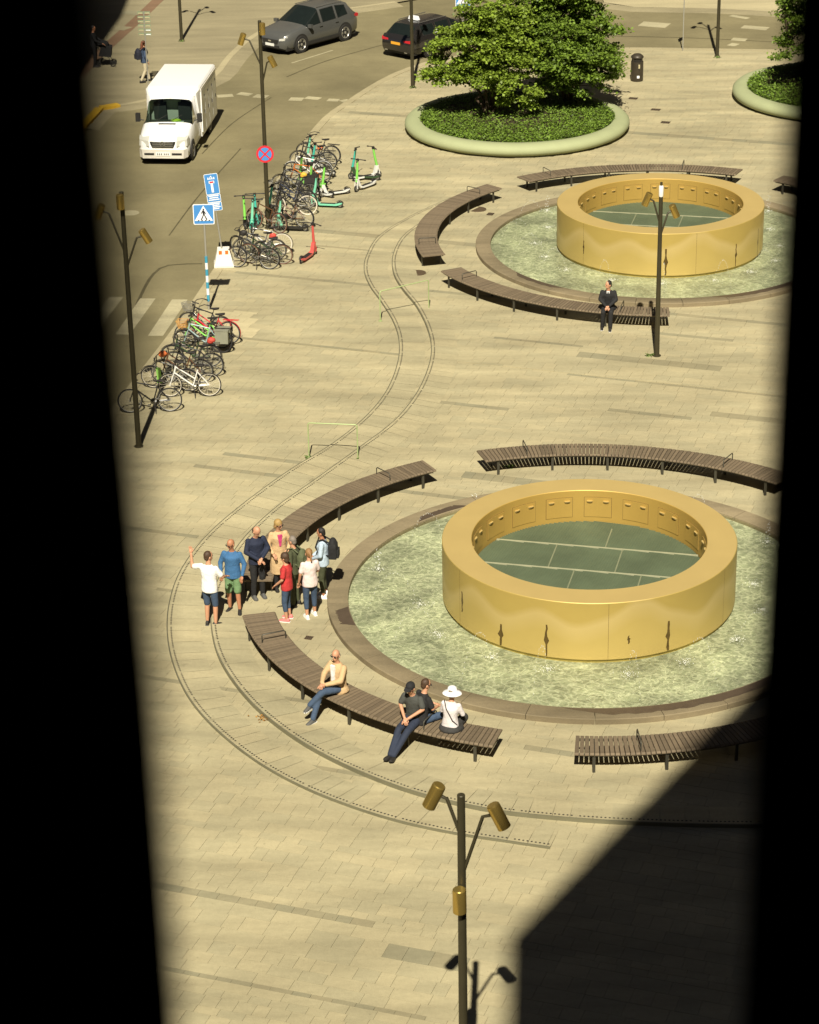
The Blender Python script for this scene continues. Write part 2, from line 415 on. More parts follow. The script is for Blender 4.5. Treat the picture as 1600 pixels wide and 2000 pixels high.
o = sheet('pavement', [(9.25, 108.68), (10.54, 107.63), (14.14, 107.01), (17.61, 105.80), (20.65, 105.04), (60, 112), (60, 170), (9.2, 170), (9.2, 116)], -.004, paving_mat('top_pavement', [tone(1.0), tone(1.0)], stain=.15))
o['label'] = 'pale pavement at the very top beyond the road'
dropped_edge(smooth_line([(9.25, 108.68), (10.54, 107.63), (14.14, 107.01), (17.61, 105.80), (20.65, 105.04)], 1.0), o, M_FARPAVE)

# curved drain channels with pierced covers
M_STEEL = mat('drain_steel', (.20, .19, .125), .45, .3, var=.25, scale=2)
M_HOLE = mat('drain_hole', (.012, .011, .009), .9, var=.1)
LINES = [
 ('long outer drain channel curving past the hoop and the standing group', .075, [(1.59, 78.81), (0.18, 76.75), (-0.83, 74.72), (-1.21, 72.79), (-1.28, 71.28), (-1.09, 69.80), (-0.73, 68.28), (-0.38, 66.54), (-0.22, 64.89), (-0.27, 63.08), (-0.57, 61.02), (-1.11, 59.20), (-1.95, 57.37),
   (-3.07, 55.56), (-4.12, 53.53), (-4.87, 51.73), (-5.31, 49.91), (-5.43, 48.28), (-5.35, 46.77), (-5.10, 45.34), (-4.66, 43.85), (-4.02, 42.52), (-3.12, 41.18), (-2.18, 40.17), (-1.18, 39.38), (-0.21, 38.79), (0.79, 38.36), (1.78, 38.04), (2.48, 37.82)]),
 ('inner drain channel with broad steel edge curving around the near benches', .10, [(1.92, 78.20), (0.95, 76.71), (0.00, 74.72), (-0.37, 72.74), (-0.37, 70.98), (-0.11, 69.46), (0.30, 67.85), (0.59, 66.05), (0.70, 64.34), (0.59, 62.64), (0.22, 60.60), (-0.39, 58.69), (-1.29, 56.93),
   (-2.41, 54.85), (-3.24, 53.34), (-3.90, 51.69), (-4.30, 50.03), (-4.48, 48.50), (-4.40, 46.98), (-4.13, 45.53), (-3.63, 44.14), (-3.00, 42.92), (-2.13, 41.71), (-1.10, 40.67), (0.09, 39.78), (1.45, 39.14), (2.69, 38.82), (4.02, 38.61), (5.63, 38.46), (7.15, 38.39)])]
for lab, w, pts in LINES:
    ln = smooth_line(pts, .11); hh = .05 if w < .09 else .085
    t = empty('drain_step', (ln[0].x, ln[0].y, 0)); tag(t, lab, 'step', 'curved low steps with drain holes')
    ox, oy = ln[0].x, ln[0].y
    nr_ = []
    for i, p in enumerate(ln):
        tg = (ln[min(i + 1, len(ln) - 1)] - ln[max(i - 1, 0)]).normalized(); nr_.append(Vector((-tg.y, tg.x)))
    vs = []; fs = []                                                   # steel riser, a few centimetres high
    for i, p in enumerate(ln):
        q = p + nr_[i] * .02
        vs += [(p.x - ox, p.y - oy, -.01), (p.x - ox, p.y - oy, hh), (q.x - ox, q.y - oy, hh)]
        if i: k = 3 * i; fs += [(k - 3, k, k + 1, k - 2), (k - 2, k + 1, k + 2, k - 1)]
    MB().add(vs, fs).build('riser', M_STEEL, t, 0)
    i = 0
    while i < len(ln) - 1:                                             # stone slabs ramping down behind the riser
        j = min(len(ln) - 1, i + random.randint(3, 6)); vs = []; fs = []
        for m_ in range(i, j + 1):
            p = ln[m_]; sh = .004 * (1 if m_ == i else -1 if m_ == j else 0); tg = Vector((nr_[m_].y, -nr_[m_].x)) * sh
            a1_ = p + nr_[m_] * .024 + tg; b1_ = p + nr_[m_] * .75 + tg
            vs += [(a1_.x - ox, a1_.y - oy, hh - .001), (b1_.x - ox, b1_.y - oy, .0035)]
            if m_ > i: k = len(vs); fs.append((k - 4, k - 2, k - 1, k - 3))
        MB().add(vs, fs).build('edge_slab', M_SLAB, t, 0); i = j
    vs = []; fs = []; d = 0; nd = .08; cnt = 0
    for i in range(1, len(ln)):
        seg = (ln[i] - ln[i - 1]).length
        while d + seg > nd:
            cnt += 1
            if cnt % 14:
                tt = (nd - d) / seg; p = ln[i - 1].lerp(ln[i], tt); p = p + nr_[i] * .10; k0 = len(vs)
                for k in range(8):
                    a = 2 * math.pi * k / 8; vs.append((p.x - ox + .021 * math.cos(a), p.y - oy + .021 * math.sin(a), hh * .9 + .004))
                fs.append(tuple(range(k0, k0 + 8)))
            nd += .08
        d += seg
    me = bpy.data.meshes.new('drain_holes'); me.from_pydata(vs, [], fs); me.update(); link('drain_holes', me, t, M_HOLE)['kind'] = 'stuff'

# buildings that shade the picture: the dark room the view looks out of, the tower behind, the corner block across the road
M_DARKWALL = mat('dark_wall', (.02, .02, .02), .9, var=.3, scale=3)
M_FACADE = mat('facade_stone', (.22, .20, .17), .8, var=.15, scale=.8, bump=.2)
M_FACADE2 = mat('brown_facade', (.085, .068, .045), .8, var=.2, scale=.6, bump=.2)
M_WGLASS = mat('facade_glass', (.02, .022, .025), .1, var=.1)
room = empty('building', (0, 0, 0)); tag(room, 'dark building whose narrow window frames the view', 'building')
def slab_box(x0, x1, y0, y1, z0, z1, name, m, par): return MB().box(((x0 + x1) / 2, (y0 + y1) / 2, (z0 + z1) / 2), (x1 - x0, y1 - y0, z1 - z0)).build(name, m, par, 0)
Xl, Xr = -.1235 * .92, .1630 * 1.45
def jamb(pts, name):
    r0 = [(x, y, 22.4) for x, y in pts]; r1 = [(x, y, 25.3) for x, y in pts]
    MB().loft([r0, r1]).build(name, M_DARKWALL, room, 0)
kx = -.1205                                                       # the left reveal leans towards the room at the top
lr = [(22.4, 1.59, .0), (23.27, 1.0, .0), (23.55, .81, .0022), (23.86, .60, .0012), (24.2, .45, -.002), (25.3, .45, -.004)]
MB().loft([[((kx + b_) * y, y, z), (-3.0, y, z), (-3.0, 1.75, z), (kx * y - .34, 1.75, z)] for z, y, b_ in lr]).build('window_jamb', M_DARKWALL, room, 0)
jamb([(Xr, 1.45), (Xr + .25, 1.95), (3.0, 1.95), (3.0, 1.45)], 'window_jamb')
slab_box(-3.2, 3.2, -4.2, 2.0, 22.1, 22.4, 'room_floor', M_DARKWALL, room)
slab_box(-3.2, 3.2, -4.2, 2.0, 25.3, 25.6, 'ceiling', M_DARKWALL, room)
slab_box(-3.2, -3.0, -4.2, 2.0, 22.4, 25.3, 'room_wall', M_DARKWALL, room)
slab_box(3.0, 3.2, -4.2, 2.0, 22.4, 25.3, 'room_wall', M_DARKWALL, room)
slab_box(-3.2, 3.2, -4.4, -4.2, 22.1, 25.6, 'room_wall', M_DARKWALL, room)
slab_box(-16, 3.2, -14, 1.6, -.1, 22.05, 'lower_storeys', M_FACADE, room)
for i in range(6):
    for j in range(8):
        slab_box(-15 + j * 2.25, -13.6 + j * 2.25, 1.6, 1.63, 2 + i * 3.3, 4 + i * 3.3, 'window', M_WGLASS, room)
tow = empty('tower', (0, 0, 0)); tag(tow, 'tall tower behind the window casting the dark angular shadow', 'building')
L_ = 48 / math.tan(SUN_EL); cx, cy = 1.58 - L_ * math.sin(SUN_AZ), 35.03 - L_ * math.cos(SUN_AZ)
dx, dy = .528, .849
poly = [(cx, cy), (cx + dx * 24, cy + dy * 24), (cx + dx * 24 + 26, cy + dy * 24 - 16), (cx + 26, cy - 16)]
MB().loft([[(x, y, -.1) for x, y in poly], [(x, y, 48) for x, y in poly]]).build('wall', M_FACADE, tow, 0)
blk = empty('building', (0, 0, 0)); tag(blk, 'round cornered building at the left edge casting the upper left shadow', 'building')
Lb = 28 / math.tan(SUN_EL)
pp = [(x - Lb * math.sin(SUN_AZ), y - Lb * math.cos(SUN_AZ)) for x, y in [(-12.71, 115.49), (-12.54, 110.76), (-12.52, 107.60), (-12.87, 105.42), (-13.44, 104.10), (-14.25, 103.40), (-15.99, 103.16)]]
pp = [(x - .0, y) for x, y in pp] + [(-45, pp[-1][1]), (-45, pp[0][1])]
MB().loft([[(x, y, -.1) for x, y in pp], [(x, y, 28) for x, y in pp]]).build('wall', M_FACADE, blk, 0)
for nm, (x0, x1, y0, y1, h), lab in (('far', (-70, 70, 150, 165, 52), 'brown stone building closing the square beyond the road'), ('right', (23, 40, 0, 120, 42), 'long unseen building added along the right side to cut sky light'), ('left', (-48, -25, -20, 60, 42), 'long unseen building added along the left side to cut sky light')):  # side blocks added out of view and made tall to cut sky light
    b = empty('building', (0, 0, 0)); tag(b, lab, 'building')
    slab_box(x0, x1, y0, y1, -.1, h, 'wall', M_FACADE2, b)
    if nm == 'far':
        wme = MB().box((0, 0, 0), (2.2, .06, 2.4)).mesh('window', 0)
        for i in range(13):
            for j in range(20): link('window', wme, b, M_WGLASS, (-66 + j * 7, y0 - .03, 3 + i * 3.9))

# ------------------------------------------------------------------ fountains
def brass_mat(name, col, ripple_light, metal=.3):
    m = mat(name, col, .46, metal, var=.10, scale=1.2, bump=.05, bscale=40)
    if ripple_light:
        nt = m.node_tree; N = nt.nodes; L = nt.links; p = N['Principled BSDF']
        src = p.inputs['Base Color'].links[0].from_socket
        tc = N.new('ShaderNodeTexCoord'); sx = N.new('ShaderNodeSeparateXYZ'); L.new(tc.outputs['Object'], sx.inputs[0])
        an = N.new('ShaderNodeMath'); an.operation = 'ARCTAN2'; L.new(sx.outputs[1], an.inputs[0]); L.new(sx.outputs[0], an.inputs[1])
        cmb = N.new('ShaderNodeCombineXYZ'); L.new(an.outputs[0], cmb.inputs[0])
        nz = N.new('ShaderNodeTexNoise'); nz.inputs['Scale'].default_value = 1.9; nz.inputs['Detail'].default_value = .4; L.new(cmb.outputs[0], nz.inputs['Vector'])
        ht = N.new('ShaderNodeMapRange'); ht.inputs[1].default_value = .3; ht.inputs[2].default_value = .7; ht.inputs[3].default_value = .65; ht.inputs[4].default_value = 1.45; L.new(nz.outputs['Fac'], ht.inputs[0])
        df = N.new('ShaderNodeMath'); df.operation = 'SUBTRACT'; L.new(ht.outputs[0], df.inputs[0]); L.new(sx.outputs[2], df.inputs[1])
        # sun ripples off the water painted in: brightest at a wavy line, fading downwards
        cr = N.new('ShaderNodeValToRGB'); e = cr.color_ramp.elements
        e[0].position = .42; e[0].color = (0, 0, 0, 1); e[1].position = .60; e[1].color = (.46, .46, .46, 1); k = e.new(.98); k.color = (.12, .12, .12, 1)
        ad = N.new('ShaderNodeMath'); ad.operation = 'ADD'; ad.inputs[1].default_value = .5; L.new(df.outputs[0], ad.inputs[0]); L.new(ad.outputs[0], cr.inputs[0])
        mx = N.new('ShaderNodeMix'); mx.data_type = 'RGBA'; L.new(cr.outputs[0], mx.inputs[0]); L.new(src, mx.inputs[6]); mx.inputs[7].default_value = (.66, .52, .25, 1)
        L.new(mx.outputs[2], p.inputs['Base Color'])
    return m
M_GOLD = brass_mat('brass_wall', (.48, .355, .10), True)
M_GOLDT = brass_mat('brass_top', (.50, .37, .14), False, .15)
M_GOLDI = brass_mat('brass_inner', (.54, .36, .09), False, .35)
M_GAP = mat('dark_gap', (.015, .012, .008), .9); M_SEAM = mat('panel_seam', (.16, .10, .025), .8)
M_RIM = paving_mat('rim_granite', [(.245, .20, .122), (.275, .222, .134), (.26, .21, .128)], stain=.35, grain=80)
M_GRATE = mat('grating_steel', (.125, .16, .095), .5, .2, var=.35, scale=1.2)
M_BEAM = mat('grating_beam', (.34, .34, .22), .6, .0, var=.2)
M_JOINT = mat('grating_joint', (.20, .215, .13), .6)
M_FOAM = mat('foam', (.85, .86, .82), .5, var=.05)
M_PFLOOR = None
def pool_floor():
    m = bpy.data.materials.new('pool_floor'); m.use_nodes = True; nt = m.node_tree; N = nt.nodes; L = nt.links; p = N['Principled BSDF']; p.inputs['Roughness'].default_value = .8
    geo = N.new('ShaderNodeNewGeometry')
    wz = N.new('ShaderNodeTexNoise'); wz.inputs['Scale'].default_value = 2.5; wz.inputs['Detail'].default_value = 3; L.new(geo.outputs['Position'], wz.inputs['Vector'])
    mixv = N.new('ShaderNodeMix'); mixv.data_type = 'VECTOR'; mixv.inputs[0].default_value = .42; L.new(geo.outputs['Position'], mixv.inputs[4]); L.new(wz.outputs['Color'], mixv.inputs[5])
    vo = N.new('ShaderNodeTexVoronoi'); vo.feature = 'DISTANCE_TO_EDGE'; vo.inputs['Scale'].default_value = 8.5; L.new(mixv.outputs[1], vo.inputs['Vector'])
    cr = N.new('ShaderNodeValToRGB'); e = cr.color_ramp.elements; e[0].position = .0; e[0].color = (.55, .53, .37, 1); e[1].position = .10; e[1].color = (.385, .385, .255, 1); k = e.new(.35); k.color = (.32, .325, .21, 1)  # pale web in the floor colour stands for sunlight rippled by the water
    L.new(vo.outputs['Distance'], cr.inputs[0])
    nz = N.new('ShaderNodeTexNoise'); nz.inputs['Scale'].default_value = .9; nz.inputs['Detail'].default_value = 6; L.new(geo.outputs['Position'], nz.inputs['Vector'])
    mr = N.new('ShaderNodeMapRange'); mr.inputs[1].default_value = .3; mr.inputs[2].default_value = .7; mr.inputs[3].default_value = .58; mr.inputs[4].default_value = 1.25; L.new(nz.outputs['Fac'], mr.inputs[0])
    pb = N.new('ShaderNodeTexVoronoi'); pb.inputs['Scale'].default_value = 17; L.new(mixv.outputs[1], pb.inputs['Vector'])
    sp = N.new('ShaderNodeSeparateColor'); L.new(pb.outputs['Color'], sp.inputs[0])
    pr = N.new('ShaderNodeMapRange'); pr.inputs[3].default_value = .76; pr.inputs[4].default_value = 1.18; L.new(sp.outputs[0], pr.inputs[0])
    mm = N.new('ShaderNodeMath'); mm.operation = 'MULTIPLY'; L.new(mr.outputs[0], mm.inputs[0]); L.new(pr.outputs[0], mm.inputs[1])
    vm = N.new('ShaderNodeVectorMath'); vm.operation = 'SCALE'; L.new(cr.outputs[0], vm.inputs[0]); L.new(mm.outputs[0], vm.inputs['Scale']); L.new(vm.outputs[0], p.inputs['Base Color'])
    return m
def water_mat():
    m = bpy.data.materials.new('water'); m.use_nodes = True; nt = m.node_tree; N = nt.nodes; L = nt.links; N.remove(N['Principled BSDF'])
    geo = N.new('ShaderNodeNewGeometry'); nz = N.new('ShaderNodeTexNoise'); nz.inputs['Scale'].default_value = 7; nz.inputs['Detail'].default_value = 4; nz.inputs['Distortion'].default_value = 1.2; L.new(geo.outputs['Position'], nz.inputs['Vector'])
    b = N.new('ShaderNodeBump'); b.inputs['Strength'].default_value = .5; b.inputs['Distance'].default_value = .03; L.new(nz.outputs['Fac'], b.inputs['Height'])
    tr = N.new('ShaderNodeBsdfTransparent'); tr.inputs[0].default_value = (.90, .94, .89, 1)
    gl = N.new('ShaderNodeBsdfGlossy'); gl.inputs['Roughness'].default_value = .05; L.new(b.outputs[0], gl.inputs['Normal'])
    fr = N.new('ShaderNodeFresnel'); fr.inputs[0].default_value = 1.33; L.new(b.outputs[0], fr.inputs['Normal'])
    mx = N.new('ShaderNodeMixShader'); L.new(fr.outputs[0], mx.inputs[0]); L.new(tr.outputs[0], mx.inputs[1]); L.new(gl.outputs[0], mx.inputs[2]); L.new(mx.outputs[0], N['Material Output'].inputs[0])
    return m
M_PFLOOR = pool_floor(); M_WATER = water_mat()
def drop_mat():
    m = bpy.data.materials.new('water_drop'); m.use_nodes = True; nt = m.node_tree; N = nt.nodes; L = nt.links; p = N['Principled BSDF']
    p.inputs['Base Color'].default_value = (.9, .92, .9, 1); p.inputs['Roughness'].default_value = .08
    tr = N.new('ShaderNodeBsdfTransparent'); mx = N.new('ShaderNodeMixShader'); nz = N.new('ShaderNodeTexNoise'); nz.inputs['Scale'].default_value = 30
    mr = N.new('ShaderNodeMapRange'); mr.inputs[1].default_value = .35; mr.inputs[2].default_value = .65; mr.inputs[3].default_value = .25; mr.inputs[4].default_value = .8; L.new(nz.outputs['Fac'], mr.inputs[0]); L.new(mr.outputs[0], mx.inputs[0])
    L.new(tr.outputs[0], mx.inputs[1]); L.new(p.outputs[0], mx.inputs[2]); L.new(mx.outputs[0], N['Material Output'].inputs[0]); return m
M_DROP = drop_mat()

M_WET = mat('wet_granite', (.085, .062, .042), .35, var=.25, scale=6)
RO, RI, HR = 3.265, 2.60, 1.445
def arc_rings(r0, r1, z0, z1, a0, a1, n):
    return [[(r * math.cos(a0 + (a1 - a0) * i / n), r * math.sin(a0 + (a1 - a0) * i / n), z) for r, z in ((r0, z0), (r1, z0), (r1, z1), (r0, z1))] for i in range(n + 1)]
wall_me = MB().lathe([(RO - .05, .06), (RO, .10), (RO, HR - .006), (RO - .006, HR), (RO - .01, HR)], 128).mesh('ring_wall', 40)
# open shells: outer wall, top, inner wall
def shell(prof, n=128):
    mb = MB(); vs = []; fs = []; m = len(prof)
    for i in range(n):
        a = 2 * math.pi * i / n
        for r, z in prof: vs.append((r * math.cos(a), r * math.sin(a), z))
    for i in range(n):
        j = (i + 1) % n
        for k in range(m - 1): fs.append((i * m + k, j * m + k, j * m + k + 1, i * m + k + 1))
    return mb.add(vs, fs)
wall_me = shell([(RO - .06, .0), (RO - .06, .11), (RO, .11), (RO, HR - .012), (RO - .012, HR)]).mesh('ring_wall', 40)
top_me = shell([(RO - .012, HR), (RI + .012, HR)]).mesh('ring_top', 40)
inner_me = shell([(RI + .012, HR), (RI, HR - .012), (RI, .45)]).mesh('inner_wall', 40)
rim_me = {}
NRIM = 26; da = 2 * math.pi / NRIM
mb = MB(); n = 6
prof = [(5.38, -.05), (5.38, .118), (5.395, .13), (5.835, .13), (5.85, .115), (5.85, -.05)]
rings = [[(r * math.cos((da - .0022) * i / n), r * math.sin((da - .0022) * i / n), z) for r, z in prof] for i in range(n + 1)]
rim_me = mb.loft(rings).mesh('rim_stone', 40)
NP = 18
pan_me = MB().loft(arc_rings(RI - .012, RI + .01, .78, 1.27, -R(6.9), R(6.9), 6)).mesh('panel', 0)
gap_me = MB().loft(arc_rings(RI - .004, RI + .01, .77, 1.28, -R(7.12), R(7.12), 6)).mesh('panel_gap', 0)
hmb = MB()
hr_ = [(0, -.075), (.035, -.06), (.045, 0), (.035, .06), (0, .075)]
hmb.loft([[(x * s, y * (.75 + .25 * s), z) for x, y in hr_] for s, z in ((1, .0), (.8, -.035), (.2, -.055))])
handle_me = hmb.mesh('handle', 40)
# grating
gb = MB(); ang = R(-19.3)
for k in range(-43, 44):
    y = k * .06
    if abs(y) < 2.58:
        h = math.sqrt(2.58 ** 2 - y * y); gb.box((0, y, .66), (2 * h, .022, .03))
        gb.box((y, 0, .652), (.010, 2 * h, .02))
grate_me = gb.mesh('grating', 0)
beam_me = MB(); 
for y in (-1.25, -.1, 1.15):
    h = math.sqrt(2.58 ** 2 - y * y); beam_me.box((0, y, .672), (2 * h, .04, .03))
seam_me = MB()
for x, y0, y1 in ((-.9, -.1, 1.15), (.6, -.1, 1.15), (1.2, -1.25, -.1), (-.3, -1.25, -.1), (.2, 1.15, 2.2), (-.5, -2.4, -1.25), (.1, -2.4, -1.25)): seam_me.box((x, (y0 + y1) / 2, .670), (.03, y1 - y0, .026))
beam_me = beam_me.mesh('grating_beam', 0); seam_me = seam_me.mesh('grating_joint', 0)
def disc(r, z, n=96, name='disc'):
    me = bpy.data.meshes.new(name); me.from_pydata([(r * math.cos(2 * math.pi * i / n), r * math.sin(2 * math.pi * i / n), z) for i in range(n)], [], [tuple(range(n))]); me.update(); return me
floor_me = disc(5.40, .012, name='pool_floor'); sump_me = disc(2.595, .50, name='sump_water')
wm = MB()
nr, na = 30, 160; vs = []; fs = []
for i in range(nr + 1):
    r = 3.15 + (5.385 - 3.15) * i / nr
    for j in range(na): a = 2 * math.pi * j / na; vs.append((r * math.cos(a), r * math.sin(a), .075 + random.uniform(-.004, .004)))
for i in range(nr):
    for j in range(na): fs.append((i * na + j, i * na + (j + 1) % na, (i + 1) * na + (j + 1) % na, (i + 1) * na + j))
water_me = wm.add(vs, fs).mesh('water', 180)
if water_me.polygons[0].normal.z < 0: water_me.flip_normals()
M_SUMP = mat('sump_water', (.06, .07, .04), .15, var=.3, scale=1.5)
M_STREAK = mat('dark_streak', (.11, .07, .02), .25, .3, var=.4, scale=8)  # colour of the dark runs on the ring wall

def jet(parent, a, r, kind, rs):
    """vertical bubbling jet or a small arc, made of drops; plus the foam where it falls"""
    mb = MB(); c, s = math.cos(a), math.sin(a)
    if kind == 'up':
        for k in range(26):
            z = .08 + rs.random() ** 1.4 * .55; sp = .02 + .07 * (z / .6)
            mb.ball((r * c + rs.uniform(-sp, sp), r * s + rs.uniform(-sp, sp), z), rs.uniform(.006, .013), 6, 4)
    else:
        for k in range(26):
            t = k / 25; rr = r - 1.15 * t; z = .08 + 3.3 * t * (1 - t) + rs.uniform(-.012, .012); w = .012 + .02 * t
            mb.ball((rr * c + rs.uniform(-w, w), rr * s + rs.uniform(-w, w), z), (.005, .005, rs.uniform(.01, .022)), 6, 4)
    mb.build('water_jet', M_DROP, parent, 60)['kind'] = 'stuff'
    fm = MB(); fr = (r - 1.15) if kind != 'up' else r
    for k in range(70):
        q = abs(rs.gauss(0, .13)); b = rs.uniform(0, 6.28); sz = rs.uniform(.003, .010)
        fm.ball((fr * c + q * math.cos(b), fr * s + q * math.sin(b), .078 + abs(rs.gauss(0, .02))), (sz, sz, sz * .7), 5, 3)
    fm.build('splash_foam', M_FOAM, parent, 60)['kind'] = 'stuff'

def streak(parent, a, z0, z1, w):
    """dark uneven run on the wall near a jet"""
    rs = random.Random(int(a * 100)); n = 9; vs = []; fs = []
    for i in range(n):
        t = i / (n - 1); z = z0 + (z1 - z0) * t; ww = w * (.35 + 1.0 * math.sin(math.pi * min(1, .25 + t * .9)) ** 2) * rs.uniform(.6, 1.2) * (1 if t > .45 else .35)
        o = rs.uniform(-.01, .01)
        for sgn in (-1, 1):
            b = a + (o + sgn * ww) / RO; vs.append(((RO + .003) * math.cos(b), (RO + .003) * math.sin(b), z))
        if i: fs.append((2 * i - 2, 2 * i - 1, 2 * i + 1, 2 * i))
    MB().add(vs, fs).build('dark_streak', M_STREAK, parent, 0)

def fountain(c, label, seed):
    rs = random.Random(seed)
    f = empty('fountain', (c[0], c[1], 0), 0, label, 'fountain', 'ring fountains on the square')
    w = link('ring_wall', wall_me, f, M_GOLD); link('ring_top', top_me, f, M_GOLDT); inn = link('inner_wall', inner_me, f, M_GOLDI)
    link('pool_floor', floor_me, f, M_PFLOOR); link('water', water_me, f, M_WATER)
    link('sump_water', sump_me, f, M_SUMP)
    link('grating', grate_me, f, M_GRATE, None, (0, 0, ang))['kind'] = 'stuff'; link('grating_beam', beam_me, f, M_BEAM, None, (0, 0, ang + R(6))); link('grating_joint', seam_me, f, M_JOINT, None, (0, 0, ang + R(6)))
    off = R(81 if seed == 1 else 84)
    for k, dg_ in enumerate((28, 117, 196, 262, 318)):
        a = R(dg_ + 11 * seed); MB().add([((RO + .0025) * math.cos(a + d_), (RO + .0025) * math.sin(a + d_), z_) for d_, z_ in ((-.0012, .12), (.0012, .12), (.0012, HR - .02), (-.0012, HR - .02))], [(0, 1, 2, 3)]).build('wall_seam', M_SEAM, f, 0)
    for i in range(NRIM): link('rim_stone', rim_me, f, M_RIM, None, (0, 0, da * i + .07 * seed))
    for i in range(NP):
        a = off + R(20) * i
        ca = math.degrees(a) % 360
        if 200 < ca < 340: continue                     # near half of the inside is out of sight
        link('panel_gap', gap_me, f, M_SEAM, None, (0, 0, a)); p = link('panel', pan_me, f, M_GOLDI, None, (0, 0, a))
        for sgn in (-1, 1):
            b = sgn * R(4.2); h = link('handle', handle_me, p, M_GOLDT, ((RI - .012) * math.cos(b), (RI - .012) * math.sin(b), 1.19), (0, 0, b + math.pi))
    for a0, a1, r0, r1 in (((-100, -38, 5.42, 5.70), (186, 196, 5.40, 5.72), (118, 134, 5.40, 5.62)) if seed == 1 else ((-150, -128, 5.41, 5.62), (-80, -40, 5.41, 5.66))):
        vs = []; fs = []; n_ = 40                                        # wet stretches of the rim
        for i in range(n_ + 1):
            t_ = i / n_; a = R(a0 + (a1 - a0) * t_); w_ = min(1, 6 * t_, 6 * (1 - t_)) * rs.uniform(.8, 1)
            vs += [(r0 * math.cos(a), r0 * math.sin(a), .1335), ((r0 + (r1 - r0) * w_) * math.cos(a), (r0 + (r1 - r0) * w_) * math.sin(a), .1335)]
            if i: fs.append((2 * i - 2, 2 * i - 1, 2 * i + 1, 2 * i))
        MB().add(vs, fs).build('wet_patch', M_WET, f, 0)
    NJ = 16
    for i in range(NJ):
        a = 2 * math.pi * (i + .5 * (seed == 2)) / NJ + .11 + rs.uniform(-.04, .04)
        dg = math.degrees(a) % 360
        jet(f, a, rs.uniform(4.9, 5.15), 'up' if 10 < dg < 170 and i % 2 else 'arc', rs)
        if 190 < dg < 350 and rs.random() < .6:
            streak(f, a + rs.uniform(-.06, .06), .12 if i % 3 else .45, rs.uniform(.5, 1.05), rs.uniform(.03, .075))
    return f
fountain(C1, 'near gold ring fountain in a round shallow pool, people on the bench before it', 1)
fountain(C2, 'far gold ring fountain beyond the lamp post, man in a suit before it', 2)

# ------------------------------------------------------------------ curved slatted benches
def wood_mat(name):
    m = mat(name, (.150, .113, .070), .8, var=.30, scale=9, bump=.15, bscale=90, island=.22); return m
M_WOOD = wood_mat('weathered_slat_wood'); M_FRAME = mat('bench_steel', (.07, .066, .05), .5, .4, var=.2)
BI, BO = 7.07, 7.80
sl = MB()
pw0, pw1 = .080 * BI / 7.45, .080 * BO / 7.45
def srect(r, w, zt, zb, ch): return [(r, -w / 2, zb), (r, w / 2, zb), (r, w / 2, zt - ch), (r, w / 2 - ch, zt), (r, -w / 2 + ch, zt), (r, -w / 2, zt - ch)]
sl.loft([srect(BI, pw0, .425, .405, .006), srect(BI + .03, pw0, .45, .405, .006), srect(BO - .03, pw1, .45, .405, .006), srect(BO, pw1, .425, .405, .006)])
slat_me = sl.mesh('slat', 30)
def arch_loop(r0, r1, z0, h):
    pts = [(r0, 0, z0), (r0, 0, z0 + h - .03), (r0 + .03, 0, z0 + h), (r1 - .03, 0, z0 + h), (r1, 0, z0 + h - .03), (r1, 0, z0)]
    return MB().path(pts, .013, 6)
arm_me = arch_loop(BI + .10, BO - .10, .44, .20).mesh('armrest', 60)
leg_me = MB().box((BI + .07, 0, .19), (.035, .06, .40)).box((BO - .07, 0, .19), (.035, .06, .40)).box(((BI + BO) / 2, 0, .375), (BO - BI - .08, .06, .03)).mesh('leg', 0)
def bench(c, a0, a1, label, arms):
    b = empty('curved_bench', (c[0], c[1], 0), 0, label, 'bench', 'curved slatted benches around the fountains')
    step = math.degrees(.095 / 7.45); n = int((a1 - a0) / step)
    for i in range(n + 1):
        link('slat', slat_me, b, M_WOOD, (0, 0, random.uniform(-.002, .002)), (0, 0, R(a0 + (a1 - a0) * i / n)))
    n2 = 24
    for r in (BI + .05, BO - .09):
        MB().loft(arc_rings(r, r + .04, .36, .404, R(a0 + .2), R(a1 - .2), n2)).build('frame_rail', M_FRAME, b, 30)
    k = max(3, round((a1 - a0) / 9.5))
    for i in range(k): link('leg', leg_me, b, M_FRAME, None, (0, 0, R(a0 + 2.5 + (a1 - a0 - 5) * i / (k - 1))))
    for t in arms: link('armrest', arm_me, b, M_FRAME, None, (0, 0, R(a0 + (a1 - a0) * t)))
    return b
bench(C1, 118, 178, 'bench curving up left of the near fountain, standing group at its lower end', (.17, .83))
bench(C1, 191.5, 251.5, 'bench with four seated people before the near fountain', (.17, .82))
bench(C1, 264, 322, 'bench at lower right running into the dark building shadow', (.16, .84))
bench(C1, 46, 106.5, 'bench behind the near fountain at the right', (.20, .86))
bench(C2, 133, 194, 'short looking bench left of the far fountain near the manhole covers', (.13, .86))
bench(C2, 206, 266, 'bench with the man in the dark suit before the far fountain', (.13, .83))
bench(C2, 63, 122.5, 'bench behind the far fountain near the planter', (.25, .88))
bench(C2, -9, 51, 'bench right of the far fountain, mostly hidden by the dark window edge', (.15, .85))

